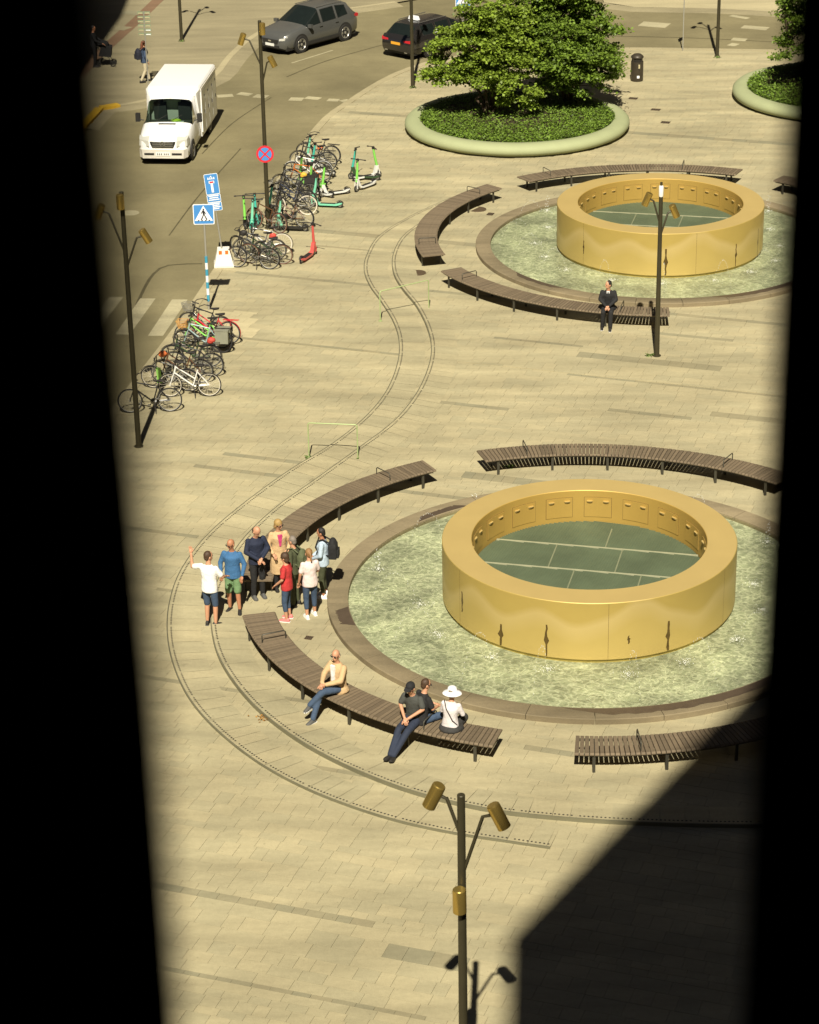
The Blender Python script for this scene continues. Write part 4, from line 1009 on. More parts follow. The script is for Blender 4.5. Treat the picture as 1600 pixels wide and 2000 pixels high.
# grey SUV driving to the left
def S_(x, zs, hw, zm, bw, zb, rw_=None, zr=None, tw=None, zt=None, zc=None):
    if rw_ is None: rw_, zr, tw, zt, zc = bw - .10, zb + .05, bw - .30, zb + .08, zb + .10
    return (x, zs, hw, zm, bw, zb, rw_, zr, tw, zt, zc)
suv = [S_(2.28, .32, .62, .50, .60, .62), S_(2.16, .26, .80, .55, .76, .78), S_(1.80, .25, .90, .60, .86, .90), S_(1.30, .25, .93, .65, .88, .96), S_(.98, .25, .93, .66, .89, 1.00, .80, 1.06, .62, 1.10, 1.12),
       S_(.10, .25, .93, .68, .89, 1.04, .68, 1.56, .58, 1.63, 1.66), S_(-.02, .25, .93, .68, .89, 1.04, .68, 1.57, .58, 1.64, 1.67), S_(-.86, .25, .93, .68, .89, 1.06, .68, 1.58, .58, 1.65, 1.68), S_(-.96, .25, .93, .68, .89, 1.06, .68, 1.58, .58, 1.65, 1.68),
       S_(-1.60, .27, .93, .70, .88, 1.12, .66, 1.50, .56, 1.58, 1.62), S_(-1.85, .28, .92, .72, .86, 1.12, .64, 1.42, .56, 1.52, 1.57), S_(-2.15, .30, .88, .75, .82, 1.08, .70, 1.12, .58, 1.14, 1.15), S_(-2.28, .36, .80, .72, .76, .92, .66, .95, .5, .97, .98), S_(-2.32, .40, .74, .68, .70, .84, .6, .86, .5, .87, .88)]
M_GREYCAR = mat('grey_car_paint', (.10, .102, .096), .3, .25, var=.04, coat=.6)
def suv_ex(t, b):
    MB().loft([[(2.19, y, z) for y, z in ((-.50, .66), (.50, .66), (.44, .48), (-.44, .48))], [(2.31, y, z) for y, z in ((-.46, .65), (.46, .65), (.40, .49), (-.40, .49))]]).build('grille', M_PLASTIC, t, 0)
    MB().box((2.325, 0, .585), (.012, .16, .06)).build('badge', M_CHROME, t, 0)
    MB().box((2.30, 0, .36), (.06, 1.0, .10)).build('lower_grille', M_PLASTIC, t, 0)
    MB().box((2.325, 0, .43), (.012, .50, .11)).build('number_plate', M_PLATE, t, 0)
    for s_ in (-1, 1):
        MB().loft([[(2.06, s_ * .80, .80), (2.06, s_ * .80, .68), (2.13, s_ * .60, .66), (2.13, s_ * .60, .76)], [(2.22, s_ * .74, .72), (2.22, s_ * .74, .64), (2.30, s_ * .52, .62), (2.28, s_ * .52, .70)]]).build('headlight', M_HEADL, t, 0)
        MB().box((-2.18, s_ * .72, .98), (.22, .26, .13)).build('tail_light', M_TAIL, t, 0)
        MB().box((.86, s_ * 1.0, 1.06), (.12, .20, .14)).build('mirror', M_GREYCAR, t, 0)
        MB().box((0, s_ * .935, .34), (2.2, .02, .12)).build('sill_trim', M_PLASTIC, t, 0)
        for x in (.30, -.70): MB().box((x - .18, s_ * .925, .93), (.18, .03, .035)).build('door_handle', M_GREYCAR, t, 0)
        MB().tube((.1, s_ * .60, 1.665), (-1.5, s_ * .60, 1.66), .016, .016, 6).build('roof_rail', M_CHROME, t, 30)
car('parked_car', 'grey compact SUV on the road near the top, facing left', 'car', (-3.97, 102.02), (-.663, -.749), suv, M_GREYCAR, (1.36, -1.36), .37, (4, 6, 8), 4, 10, suv_ex)
# dark estate taxi driving away to the right
est = [S_(2.45, .30, .60, .48, .58, .60), S_(2.32, .22, .80, .52, .76, .70), S_(1.95, .20, .90, .56, .86, .80), S_(1.30, .20, .93, .58, .88, .87), S_(.95, .20, .93, .60, .89, .90, .80, .95, .62, .98, 1.0),
       S_(.05, .20, .93, .60, .89, .93, .66, 1.33, .56, 1.40, 1.43), S_(-.03, .20, .93, .60, .89, .93, .66, 1.34, .56, 1.41, 1.44), S_(-.86, .20, .93, .60, .89, .94, .66, 1.35, .56, 1.42, 1.45), S_(-.96, .20, .93, .60, .89, .94, .66, 1.35, .56, 1.42, 1.45),
       S_(-1.75, .22, .93, .62, .88, .96, .64, 1.32, .54, 1.39, 1.42), S_(-1.95, .23, .92, .64, .86, .96, .62, 1.27, .52, 1.35, 1.38), S_(-2.32, .26, .88, .66, .82, .94, .70, .97, .56, .99, 1.0), S_(-2.45, .30, .82, .62, .78, .82, .66, .85, .5, .87, .88), S_(-2.50, .34, .76, .56, .72, .72, .6, .74, .5, .75, .76)]
M_BLACKCAR = mat('black_car_paint', (.022, .020, .019), .2, .2, var=.05, coat=.8)
def est_ex(t, b):
    for s_ in (-1, 1):
        MB().loft([[(-2.36, s_ * .86, .86), (-2.36, s_ * .86, .72), (-2.40, s_ * .45, .74), (-2.40, s_ * .45, .82)], [(-2.47, s_ * .80, .84), (-2.49, s_ * .80, .73), (-2.515, s_ * .42, .75), (-2.50, s_ * .42, .81)]]).build('tail_light', M_TAIL, t, 0)
        MB().box((.82, s_ * 1.0, .98), (.12, .18, .13)).build('mirror', M_BLACKCAR, t, 0)
        MB().tube((.0, s_ * .58, 1.44), (-1.7, s_ * .57, 1.43), .018, .018, 6).build('roof_rail', M_CHROME, t, 30)
        MB().box((-2.47, s_ * .55, .33), (.06, .16, .05)).build('exhaust', M_CHROME, t, 0)
    MB().box((-2.515, 0, .66), (.012, .50, .11)).build('number_plate', M_AMBER, t, 0)
    MB().box((-2.47, 0, .42), (.05, 1.2, .08)).build('bumper_trim', M_PLASTIC, t, 0)
    MB().box((-1.35, 0, 1.525), (.17, .52, .15), None, 0, .8).build('roof_sign', M_SWHITE, t, 0)
    MB().box((-.95, -.87, 1.02), (.16, .05, .12)).build('window_sticker', M_SWHITE, t, 0)
car('taxi', 'dark estate taxi with white roof sign, partly behind the tree', 'car', (1.49, 100.9), (.68, .733), est, M_BLACKCAR, (1.42, -1.42), .335, (4, 6, 8), 4, 10, est_ex)
# white van with cargo box, facing the camera
M_VAN = mat('white_van_paint', (.80, .80, .78), .35, 0, var=.02, coat=.4); M_VANDIRT = mat('van_bumper', (.60, .57, .50), .6, var=.15, scale=4)
vb = (-8.58, 83.74); vh = Vector((-.1003, -.995))
van = [S_(2.80, .42, .66, .58, .62, .76), S_(2.72, .24, .82, .55, .78, .86), S_(2.50, .22, .90, .60, .86, .97), S_(2.1, .23, .92, .66, .88, 1.09), S_(1.62, .24, .93, .70, .90, 1.19, .82, 1.24, .66, 1.27, 1.29), S_(.98, .26, .94, .75, .91, 1.24, .80, 1.84, .70, 1.94, 1.98),
       S_(.75, .26, .94, .75, .91, 1.26, .83, 2.0, .74, 2.08, 2.10), S_(.30, .28, .94, .80, .92, 1.28, .84, 2.02, .76, 2.10, 2.12), S_(.20, .28, .94, .80, .92, 1.28, .84, 2.02, .76, 2.10, 2.12)]
def van_ex(t, b):
    bx_ = MB()
    def rr(x, w, z0, z1, r=.06): return [(x, -w, z0), (x, -w, z1 - r), (x, -w + r, z1), (x, w - r, z1), (x, w, z1 - r), (x, w, z0)]
    bx_.loft([rr(.66, .90, 2.06, 2.14, .05), rr(.46, .97, 1.2, 2.22), rr(.24, .985, .38, 2.26), rr(-3.02, .985, .38, 2.26), rr(-3.08, .96, .40, 2.22)]).build('cargo_box', M_VAN, t, 30)
    for s_ in (-1, 1):
        for k in range(4): 
            p_ = MB().box((-.18 - k * .78, s_ * .988, 1.22), (.70, .012, 1.5)).build('side_door', M_VAN, t, 0)
            MB().box((-.42 - k * .78, s_ * .998, 1.15), (.04, .02, .12)).build('latch', M_PLASTIC, p_, 0); MB().box((-.42 - k * .78, s_ * .998, 1.75), (.04, .02, .08)).build('latch', M_PLASTIC, p_, 0)
        MB().box((-1.36, s_ * .992, 2.12), (3.3, .03, .05)).build('rain_gutter', M_VANDIRT, t, 0)
        MB().box((.22, s_ * 1.0, 1.35), (.07, .04, 1.6)).build('corner_post', M_VAN, t, 0)
        MB().loft([[(2.40, s_ * .90, 1.02), (2.44, s_ * .91, .74), (2.68, s_ * .87, .70), (2.66, s_ * .86, .94)], [(2.58, s_ * .50, 1.02), (2.66, s_ * .50, .74), (2.86, s_ * .50, .72), (2.83, s_ * .50, .90)]]).build('headlight', M_HEADL, t, 0)
        m_ = MB().box((1.42, s_ * 1.13, 1.40), (.14, .16, .30)).build('mirror', M_PLASTIC, t, 0); MB().tube((1.45, s_ * .92, 1.30), (1.43, s_ * 1.08, 1.34), .02, .02, 6).build('mirror_arm', M_PLASTIC, m_, 0)
        MB().box((2.68, s_ * .55, .40), (.20, .42, .08)).build('fog_recess', M_PLASTIC, t, 0)
        MB().box((.75, s_ * .945, 1.06), (.16, .03, .04)).build('door_handle', M_PLASTIC, t, 0)
        MB().box((-2.0, s_ * .90, .50), (.9, .06, .10)).build('side_skirt', M_VANDIRT, t, 0)
    MB().loft([[(2.60, y, z) for y, z in ((-.50, .92), (.50, .92), (.40, .68), (-.40, .68))], [(2.84, y, z) for y, z in ((-.46, .86), (.46, .86), (.38, .68), (-.38, .68))]]).build('grille', M_PLASTIC, t, 0)
    for z in (.73, .79, .85): MB().box((2.845, 0, z), (.012, .74, .016)).build('grille_bar', M_CHROME, t, 0)
    st_ = MB().torus((0, 0, 0), .085, .011, 'Y', 24, 6)
    for a in (90, 210, 330): st_.tube((0, 0, 0), (.08 * math.cos(R(a)), 0, .08 * math.sin(R(a))), .012, .005, 6)
    st_.build('star_emblem', M_CHROME, t, 40, (2.865, 0, .82), (0, 0, R(90)))
    MB().loft([[(2.66, y, z) for y, z in ((-.88, .30), (.88, .30), (.88, .60), (-.88, .60))], [(2.84, y, z) for y, z in ((-.74, .28), (.74, .28), (.76, .60), (-.76, .60))]]).build('bumper', M_VANDIRT, t, 0)
    MB().box((2.85, 0, .44), (.014, .52, .12)).build('number_plate', M_PLATE, t, 0)
    for k in range(6): MB().box((2.858, -.19 + k * .07 + (.03 if k > 2 else 0), .44), (.004, .035, .06)).build('plate_mark', M_INK, t, 0)
    for y in (-.4, .4): MB().box((2.846, y * 1.25, .44), (.012, .36, .07)).build('air_intake', M_PLASTIC, t, 0)
    MB().box((1.78, 0, 1.262), (.09, .62, .02)).build('bonnet_vent', M_PLASTIC, t, 0)
    for y in (-.45, .1): MB().tube((1.60, y, 1.31), (1.42, y + .40, 1.50), .012, .008, 5).build('wiper', M_PLASTIC, t, 0)
    # dashboard, seats and a yellow vest behind the windscreen are seen through the glass
    MB().box((1.25, 0, 1.12), (.55, 1.55, .16)).build('dashboard', mat('dashboard_grey', (.06, .06, .055), .8), t, 0)
    MB().ball((1.25, .22, 1.24), (.14, .20, .07), 10, 6).build('yellow_vest', mat('hi_vis_yellow', (.55, .75, .05), .6), t, 60)
    MB().box((1.36, .35, 1.22), (.20, .36, .02)).build('papers', M_SWHITE, t, 0)
    for y in (-.45, .45): MB().box((.62, y, 1.45), (.16, .46, .62)).box((.62, y, 1.80), (.12, .24, .18)).build('seat', mat('seat_fabric', (.03, .03, .035), .9), t, 0)
M_GLASS_OLD = M_GLASS
def thin_glass():
    m = bpy.data.materials.new('windscreen_glass'); m.use_nodes = True; nt = m.node_tree; N = nt.nodes; L = nt.links; N.remove(N['Principled BSDF'])
    tr = N.new('ShaderNodeBsdfTransparent'); tr.inputs[0].default_value = (.50, .60, .52, 1); gl = N.new('ShaderNodeBsdfGlossy'); gl.inputs['Roughness'].default_value = .03
    lw = N.new('ShaderNodeLayerWeight'); lw.inputs[0].default_value = .3; mx = N.new('ShaderNodeMixShader'); L.new(lw.outputs['Fresnel'], mx.inputs[0]); L.new(tr.outputs[0], mx.inputs[1]); L.new(gl.outputs[0], mx.inputs[2]); L.new(mx.outputs[0], N['Material Output'].inputs[0]); return m
M_GLASS = thin_glass()
car('delivery_van', 'white delivery van with cargo box driving towards the camera', 'van', (vb[0] - vh.x * 2.82, vb[1] - vh.y * 2.82), (vh.x, vh.y), van, M_VAN, (1.95, -1.65), .34, (4, 6), 4, 99, van_ex, .20)

# ------------------------------------------------------------------ bicycles
M_SADDLE = mat('saddle_black', (.022, .019, .017), .7, var=.2); M_SPOKE = mat('spoke_steel', (.30, .29, .26), .4, .6); M_RIMW = mat('cream_tyre', (.62, .57, .46), .7); M_RIMS = mat('silver_rim', (.45, .44, .40), .35, .6)
M_BRNT = mat('brown_tyre', (.16, .07, .04), .8)
def paint(name, c, r=.35): return mat('paint_' + name, c, r, .1, var=.06, coat=.3)
PAINT = dict(black=paint('black', (.018, .017, .016)), white=paint('white', (.72, .72, .68)), red=paint('red', (.55, .02, .035)), blue=paint('pale_blue', (.32, .42, .42)), green=paint('dark_green', (.035, .07, .03)),
             brown=paint('brown', (.12, .055, .025)), grey=paint('grey', (.16, .16, .15)), navy=paint('navy', (.02, .03, .07)), silver=paint('silver', (.45, .45, .42)), lime=paint('lime', (.22, .62, .10)), mint=paint('mint', (.20, .62, .42)),
             teal=paint('teal', (.06, .46, .36)), coral=paint('coral', (.65, .10, .09)), orange=paint('orange', (.62, .17, .03)), cream=paint('cream', (.55, .48, .30)))
WR = .335
wm = MB().torus((0, 0, 0), WR - .035, .011, 'Y', 32, 5)
for k in range(18):
    a = 2 * math.pi * k / 18; s_ = .02 if k % 2 else -.02
    wm.tube((.02 * math.cos(a + .5), s_, .02 * math.sin(a + .5)), ((WR - .04) * math.cos(a), 0, (WR - .04) * math.sin(a)), .0028, .0028, 3, False)
wm.tube((0, -.05, 0), (0, .05, 0), .022, .022, 8); WHEEL_ME = wm.mesh('wheel', 50)
TYRE_ME = MB().torus((0, 0, 0), WR - .017, .019, 'Y', 32, 6).mesh('tyre', 60)
BB, ST, HT, HB, RX, FX = (-.09, 0, .29), (-.24, 0, .76), (.36, 0, .84), (.40, 0, .68), (-.53, 0, WR), (.53, 0, WR)
def frame_me(step):
    f = MB()
    if step: f.tube(HT, (-.16, 0, .50), .019, .019, 8).tube(HB, (-.10, 0, .31), .022, .022, 8)
    else: f.tube(HT, (-.22, 0, .72), .019, .019, 8).tube(HB, BB, .022, .022, 8)
    f.tube(BB, ST, .018, .018, 8).tube((.355, 0, .87), HB, .024, .024, 8)
    for s_ in (-.05, .05): f.tube((RX[0], s_, RX[2]), (BB[0], s_ * .6, BB[2]), .011, .013, 6).tube((RX[0], s_, RX[2]), (-.22, s_ * .4, .70), .010, .010, 6)
    return f.mesh('frame', 50)
FRAME_ME = (frame_me(False), frame_me(True))
fk_ = MB().path([(.40, 0, .68), (.425, 0, .62)], .02, 6)
for s_ in (-.05, .05): fk_.path([(.42, s_ * .6, .64), (.45, s_, .56), (.53, s_, WR)], .013, 6)
FORK_ME = fk_.mesh('fork', 50)
def bar_me(kind):
    b = MB().tube((.355, 0, .86), (.345, 0, .98), .014, .014, 8)
    if kind == 'flat': b.path([(.30, -.30, 1.0), (.34, -.12, .99), (.36, 0, .98), (.34, .12, .99), (.30, .30, 1.0)], .012, 6); b.tube((.30, -.30, 1.0), (.265, -.33, 1.0), .018, .018, 6).tube((.30, .30, 1.0), (.265, .33, 1.0), .018, .018, 6)
    else: b.path([(.12, -.28, 1.03), (.27, -.30, 1.05), (.36, -.14, 1.04), (.37, 0, .98), (.36, .14, 1.04), (.27, .30, 1.05), (.12, .28, 1.03)], .012, 6); b.tube((.20, -.29, 1.045), (.08, -.275, 1.025), .018, .018, 6).tube((.20, .29, 1.045), (.08, .275, 1.025), .018, .018, 6)
    b.ball((.41, 0, .90), (.03, .035, .035), 8, 6); return b.mesh('handlebar', 50)
BAR_ME = (bar_me('flat'), bar_me('swept'))
def sring(x, w, z, t): return [(x, -w, z - t * .4), (x, -w * .5, z - t), (x, w * .5, z - t), (x, w, z - t * .4), (x, w * .7, z), (x, -w * .7, z)]
SAD_ME = MB().loft([sring(-.42, .03, .895, .03), sring(-.40, .09, .91, .05), sring(-.33, .10, .90, .06), sring(-.24, .05, .89, .05), sring(-.15, .025, .885, .04), sring(-.13, .012, .88, .02)]).tube((-.24, 0, .74), (-.275, 0, .87), .013, .013, 8).mesh('saddle', 50)
cr_ = MB().lathe([(.085, -.005), (.085, .005), (0, .005)], 18, (0, 0, 0), Matrix.Translation((BB[0], -.05, BB[2])) @ Matrix.Rotation(R(90), 4, 'X'))
cr_.tube((BB[0], -.06, BB[2]), (BB[0] + .12, -.075, BB[2] - .12), .012, .010, 6).tube((BB[0], .06, BB[2]), (BB[0] - .12, .075, BB[2] + .12), .012, .010, 6).box((BB[0] + .12, -.12, BB[2] - .12), (.09, .08, .02)).box((BB[0] - .12, .12, BB[2] + .12), (.09, .08, .02))
cr_.box((-.31, -.05, .37), (.44, .012, .012)).box((-.31, -.05, .245), (.44, .012, .012)); CRANK_ME = cr_.mesh('crank', 40)
def guard(cx_, a0, a1):
    m = MB(); rings = []
    for i in range(13):
        a = R(a0 + (a1 - a0) * i / 12); r = WR + .022
        rings.append([(cx_ + (r + q) * math.cos(a), y, WR + (r + q) * math.sin(a)) for y, q in ((-.028, -.008), (0, .004), (.028, -.008), (0, .0))])
    return m.loft(rings).mesh('mudguard', 50)
GUARD_ME = (guard(.53, 10, 160), guard(-.53, 20, 200))
rk = MB()
for y in (-.06, .0, .06): rk.tube((-.36, y, .72), (-.82, y, .72), .007, .007, 5)
for x in (-.38, -.60, -.82): rk.tube((x, -.065, .72), (x, .065, .72), .007, .007, 5)
for s_ in (-.07, .07): rk.tube((-.62, s_, .72), (RX[0], s_, RX[2]), .007, .007, 5)
RACK_ME = rk.mesh('rack', 50)
bk = MB()
for k in range(6):
    z = .72 + .045 * k; w = .12 + .008 * k; bk.path([(.44, -w, z), (.44 + w * 1.8, -w, z), (.44 + w * 1.8, w, z), (.44, w, z)], .007, 4, True)
for k in range(5):
    y = -.12 + .06 * k; bk.tube((.66, y, .72), (.72, y * 1.3, .95), .006, .006, 4).tube((.44, y, .72), (.44, y * 1.3, .95), .006, .006, 4); bk.tube((.44, y, .72), (.66, y, .72), .006, .006, 4)
BASKET_ME = bk.mesh('basket', 50)
PAN_ME = MB().loft([[(x, y, z) for x, y in ((-.78, .08), (-.40, .08), (-.40, .24), (-.78, .24))] for z in (.34, .70)]).loft([[(x, y, z) for x, y in ((-.79, .075), (-.39, .075), (-.39, .25), (-.79, .25))] for z in (.705, .73)]).mesh('pannier', 0)
BOX_ME = MB().ball((0, 0, 0), (.12, .085, .085), 10, 7).ball((.03, .0, -.04), (.10, .08, .07), 10, 7).mesh('bag', 60)
STAND_ME = MB().tube((-.12, .05, .27), (-.16, .19, .012), .011, .009, 6).mesh('kickstand', 40)
def bike(front, rear, colour, label, lean=6, step=0, bar=0, rim=None, tyre=None, guards=True, rack=False, basket=None, pannier=None, bag=None, plate_=None):
    f, r = Vector(front), Vector(rear); c = (f + r) / 2; d = f - r
    t = empty('bicycle', (c.x, c.y, 0), math.atan2(d.y, d.x), label, 'bicycle', 'bicycles parked along the road'); t.rotation_mode = 'XYZ'
    t.rotation_euler = (R(lean), 0, math.atan2(d.y, d.x))
    p = PAINT[colour]
    for ax in (FX, RX):
        w = link('wheel', WHEEL_ME, t, rim or M_RIMS, ax, (0, random.uniform(0, 6), 0)); link('tyre', TYRE_ME, w, tyre or M_TYRE)
    link('frame', FRAME_ME[step], t, p); link('fork', FORK_ME, t, p); link('handlebar', BAR_ME[bar], t, M_SADDLE); link('saddle', SAD_ME, t, M_SADDLE); link('crank', CRANK_ME, t, M_SPOKE); link('kickstand', STAND_ME, t, M_SADDLE)
    if guards: link('mudguard', GUARD_ME[0], t, p if guards == 2 else M_SADDLE); link('mudguard', GUARD_ME[1], t, p if guards == 2 else M_SADDLE)
    if rack: link('rack', RACK_ME, t, p if rack == 2 else M_SADDLE)
    if basket: link('basket', BASKET_ME, t, basket)
    if pannier: link('pannier', PAN_ME, t, pannier); link('pannier', PAN_ME, t, pannier, None, None, (1, -1, 1))
    if bag: link('bag', BOX_ME, t, bag[0], bag[1])
    if plate_: MB().box((.30, .06, .44), (.13, .02, .46)).build('child_guard', plate_, t, 0)
    return t
M_WICK = mat('orange_wicker', (.55, .30, .08), .8, var=.2); M_PANN = mat('grey_pannier', (.22, .22, .16), .85, var=.15, bump=.2); M_ORB = mat('orange_bag', (.60, .15, .04), .7); M_LIMEP = mat('lime_plastic', (.28, .60, .12), .4); M_REDB = mat('red_bag', (.5, .06, .04), .7); M_STEELB = mat('steel_wire', (.30, .29, .25), .4, .5)
# near group by the left lamp post, bottom to top
bike((-7.33, 59.83), (-6.45, 59.86), 'black', 'black bicycle standing behind the left lamp post, lowest of its group', 5, guards=False)
bike((-6.46, 60.94), (-5.36, 60.92), 'white', 'white framed bicycle with white tyre rim, second lowest by the left lamp post', 6, 1, 1, M_RIMW, None, False)
bike((-6.94, 61.62), (-5.99, 61.34), 'grey', 'grey bicycle with lime panel between the black and the white bicycle', -5, 0, 0, M_RIMW, None, True, plate_=M_LIMEP)
bike((-6.75, 61.99), (-5.65, 61.94), 'brown', 'brown bicycle with orange bag behind the white bicycle', 5, 1, 1, bag=(M_ORB, (.50, 0, .85)), rack=True)
bike((-6.49, 62.61), (-5.38, 62.43), 'black', 'black bicycle with silver rims in the middle of the near group', 6, 0, 1, M_RIMS, None, True, rack=True)
bike((-6.57, 63.25), (-5.50, 63.19), 'green', 'dark green bicycle with red bag in the near group', -4, 1, 1, bag=(M_REDB, (-.60, 0, .82)), rack=True)
bike((-6.58, 64.44), (-5.01, 64.23), 'blue', 'pale blue long bicycle with grey panniers and orange basket', 4, 0, 0, M_TYRE, None, True, rack=True, basket=M_WICK, pannier=M_PANN)
bike((-6.38, 64.89), (-5.25, 64.66), 'lime', 'bright green bicycle squeezed between the red and the pale blue ones', 6, 1, 0, guards=False)
bike((-6.14, 65.21), (-5.08, 64.99), 'red', 'red bicycle with red rear rack, upper right of its group', 5, 1, 1, M_RIMS, None, 2, rack=2)
bike((-6.27, 65.82), (-5.38, 65.43), 'black', 'black bicycle with wire basket, uppermost of the near group', 8, 0, 1, basket=M_STEELB)
# cluster around the lamp post with the round sign
bike((-5.28, 71.91), (-4.23, 71.65), 'black', 'black bicycle nearest the concrete block of the blue sign', 7, 0, 0, guards=True)
bike((-4.95, 72.30), (-3.78, 72.13), 'green', 'dark bicycle with pale tyres at the lower edge of the cluster', -5, 1, 1, M_RIMS, M_BRNT, True)
bike((-5.20, 72.72), (-3.98, 72.54), 'grey', 'grey bicycle with black bag near the concrete block', 6, 0, 1, bag=(M_SADDLE, (.5, 0, .86)))
bike((-5.03, 73.22), (-3.82, 73.15), 'white', 'white framed bicycle with pale rear tyre behind the lower bicycles', 5, 0, 0, M_RIMW, M_RIMW, 1, bag=(M_REDB, (-.25, 0, .6)))
bike((-5.33, 73.19), (-4.37, 72.36), 'black', 'black bicycle tangled behind the grey one by the concrete block', -8, 0, 1)
bike((-5.12, 76.13), (-3.90, 75.18), 'brown', 'bicycle with brown tyres left of the lamp post among teal scooters', 5, 0, 0, None, M_BRNT)
bike((-4.38, 76.20), (-3.19, 75.79), 'brown', 'brown bicycle right of the lamp post, lower', 6, 1, 1, M_RIMS)
bike((-4.35, 77.32), (-3.13, 77.25), 'black', 'black bicycle with cream rear tyre beside the lamp post', 5, 0, 1, M_RIMW, M_RIMW, True, rack=True)
bike((-4.30, 78.24), (-3.22, 78.00), 'navy', 'navy bicycle with steel basket beside the lamp post', -6, 1, 1, basket=M_STEELB)
bike((-4.25, 78.94), (-3.10, 78.63), 'black', 'black bicycle with yellow saddle bag in the cluster', 5, 0, 0, bag=(mat('yellow_bag', (.65, .38, .04), .7), (-.30, 0, .95)))
bike((-4.23, 79.78), (-3.20, 79.47), 'grey', 'grey bicycle above the yellow bag bicycle', 6, 0, 1, rack=True, pannier=M_SADDLE)
bike((-4.04, 80.50), (-2.72, 80.66), 'orange', 'bicycle with orange frame in the middle of the cluster', -5, 0, 0)
bike((-4.01, 81.36), (-2.64, 81.27), 'white', 'white bicycle in the upper half of the cluster', 5, 0, 0, None, None, 2)
bike((-3.91, 82.75), (-2.45, 82.40), 'black', 'black bicycle with pale tyre next to the white scooter deck', 5, 0, 1, M_RIMS, None, True, rack=True)
bike((-3.77, 83.78), (-2.29, 83.16), 'black', 'black bicycle with orange bag, uppermost of the cluster', 5, 1, 1, M_RIMS, None, True, rack=True, bag=(M_ORB, (-.05, -.08, .55)))

# ------------------------------------------------------------------ kick scooters
SW = .115
SWH_ME = MB().lathe([(0, -.03), (SW * .62, -.03), (SW * .62, .03), (0, .03)], 16, (0, 0, 0), Matrix.Rotation(R(90), 4, 'X')).mesh('wheel', 40)
STY_ME = MB().torus((0, 0, 0), SW - .026, .027, 'Y', 22, 7).mesh('tyre', 60)
def dring(x, w, z0, z1): return [(x, -w, z0), (x, w, z0), (x, w, z1), (x, -w, z1)]
DECK_ME = MB().loft([dring(-.56, .05, .15, .185), dring(-.46, .08, .11, .175), dring(-.36, .085, .085, .145), dring(.20, .085, .085, .145), dring(.30, .06, .12, .19), dring(.38, .04, .20, .30)]).mesh('deck', 30)
MAT_ME = MB().box((-.07, 0, .1475), (.52, .15, .006)).mesh('grip_mat', 0)
STEM_ME = MB().tube((.435, 0, .34), (.355, 0, .72), .048, .044, 10).tube((.355, 0, .72), (.30, 0, 1.08), .042, .036, 10).mesh('stem', 40)
NECK_ME = MB().loft([[(x, y * .045, z) for x, y, z in ((.25, -1.3, .13), (.25, 1.3, .13), (.38, 1.3, .18), (.38, -1.3, .18))], [(x, y * .04, z) for x, y, z in ((.36, -1.4, .44), (.36, 1.4, .44), (.47, 1.4, .44), (.47, -1.4, .44))]]).path([(.44, -.045, .36), (.48, -.055, .24), (.47, -.055, SW)], .018, 6).path([(.44, .045, .36), (.48, .055, .24), (.47, .055, SW)], .018, 6).mesh('neck', 40)
SBAR_ME = MB().path([(.26, -.27, 1.09), (.29, -.1, 1.105), (.30, 0, 1.10), (.29, .1, 1.105), (.26, .27, 1.09)], .016, 6).box((.30, 0, 1.08), (.07, .08, .09)).tube((.255, -.26, 1.09), (.25, -.33, 1.085), .022, .022, 6).tube((.255, .26, 1.09), (.25, .33, 1.085), .022, .022, 6).ball((.34, 0, 1.02), (.03, .03, .03), 8, 5).mesh('handlebar', 40)
SGUARD_ME = MB().loft([[(-.47 + (SW + .03) * math.cos(R(a)) * 1.0, y, SW + (SW + .03) * math.sin(R(a))) for y in (-.035, .035)] + [(-.47 + (SW + .018) * math.cos(R(a)), y, SW + (SW + .018) * math.sin(R(a))) for y in (.035, -.035)] for a in (40, 70, 100, 130, 160)]).mesh('mudguard', 40)
def scooter(front, rear, stem, deck, label, lean=5, steer=0, neck=None):
    f, r = Vector(front), Vector(rear); c = (f + r) / 2; d = f - r
    t = empty('kick_scooter', (c.x, c.y, 0), 0, label, 'scooter', 'rental kick scooters'); t.rotation_euler = (R(lean), 0, math.atan2(d.y, d.x))
    for x in (.47, -.47): w = link('wheel', SWH_ME, t, M_SPOKE, (x, 0, SW)); link('tyre', STY_ME, w, M_TYRE)
    dk_ = link('deck', DECK_ME, t, deck); link('grip_mat', MAT_ME, dk_, M_PLASTIC); link('stem', STEM_ME, t, stem); link('neck', NECK_ME, t, neck or deck); link('handlebar', SBAR_ME, t, M_SADDLE); link('mudguard', SGUARD_ME, t, M_PLASTIC)
    return t
PT = PAINT
scooter((-2.89, 72.99), (-3.24, 72.20), PT['coral'], PT['coral'], 'coral red kick scooter standing alone', 3)
scooter((-1.71, 79.68), (-0.91, 80.66), PT['lime'], PT['white'], 'lime and white scooter at the right, front one of the pair', 4)
scooter((-1.07, 81.42), (-1.46, 81.20), PT['lime'], PT['white'], 'lime and white scooter at the right, rear one of the pair', -3)
scooter((-1.70, 81.34), (-1.03, 81.17), PT['teal'], PT['green'], 'dark scooter with green deck behind the lime and white pair', 4)
scooter((-2.86, 79.21), (-1.87, 79.63), PT['lime'], PT['white'], 'lime and white scooter at the right edge of the bicycle cluster', 4)
scooter((-3.05, 78.16), (-2.19, 77.99), PT['mint'], PT['mint'], 'mint scooter with mint deck pointing left by the cluster', 4)
scooter((-3.17, 79.71), (-2.51, 79.19), PT['lime'], PT['white'], 'lime scooter with white deck just above the mint scooter', -4)
scooter((-4.14, 75.63), (-3.28, 75.47), PT['mint'], PT['black'], 'mint scooter with black deck right of the lamp post foot', 4, neck=PT['mint'])
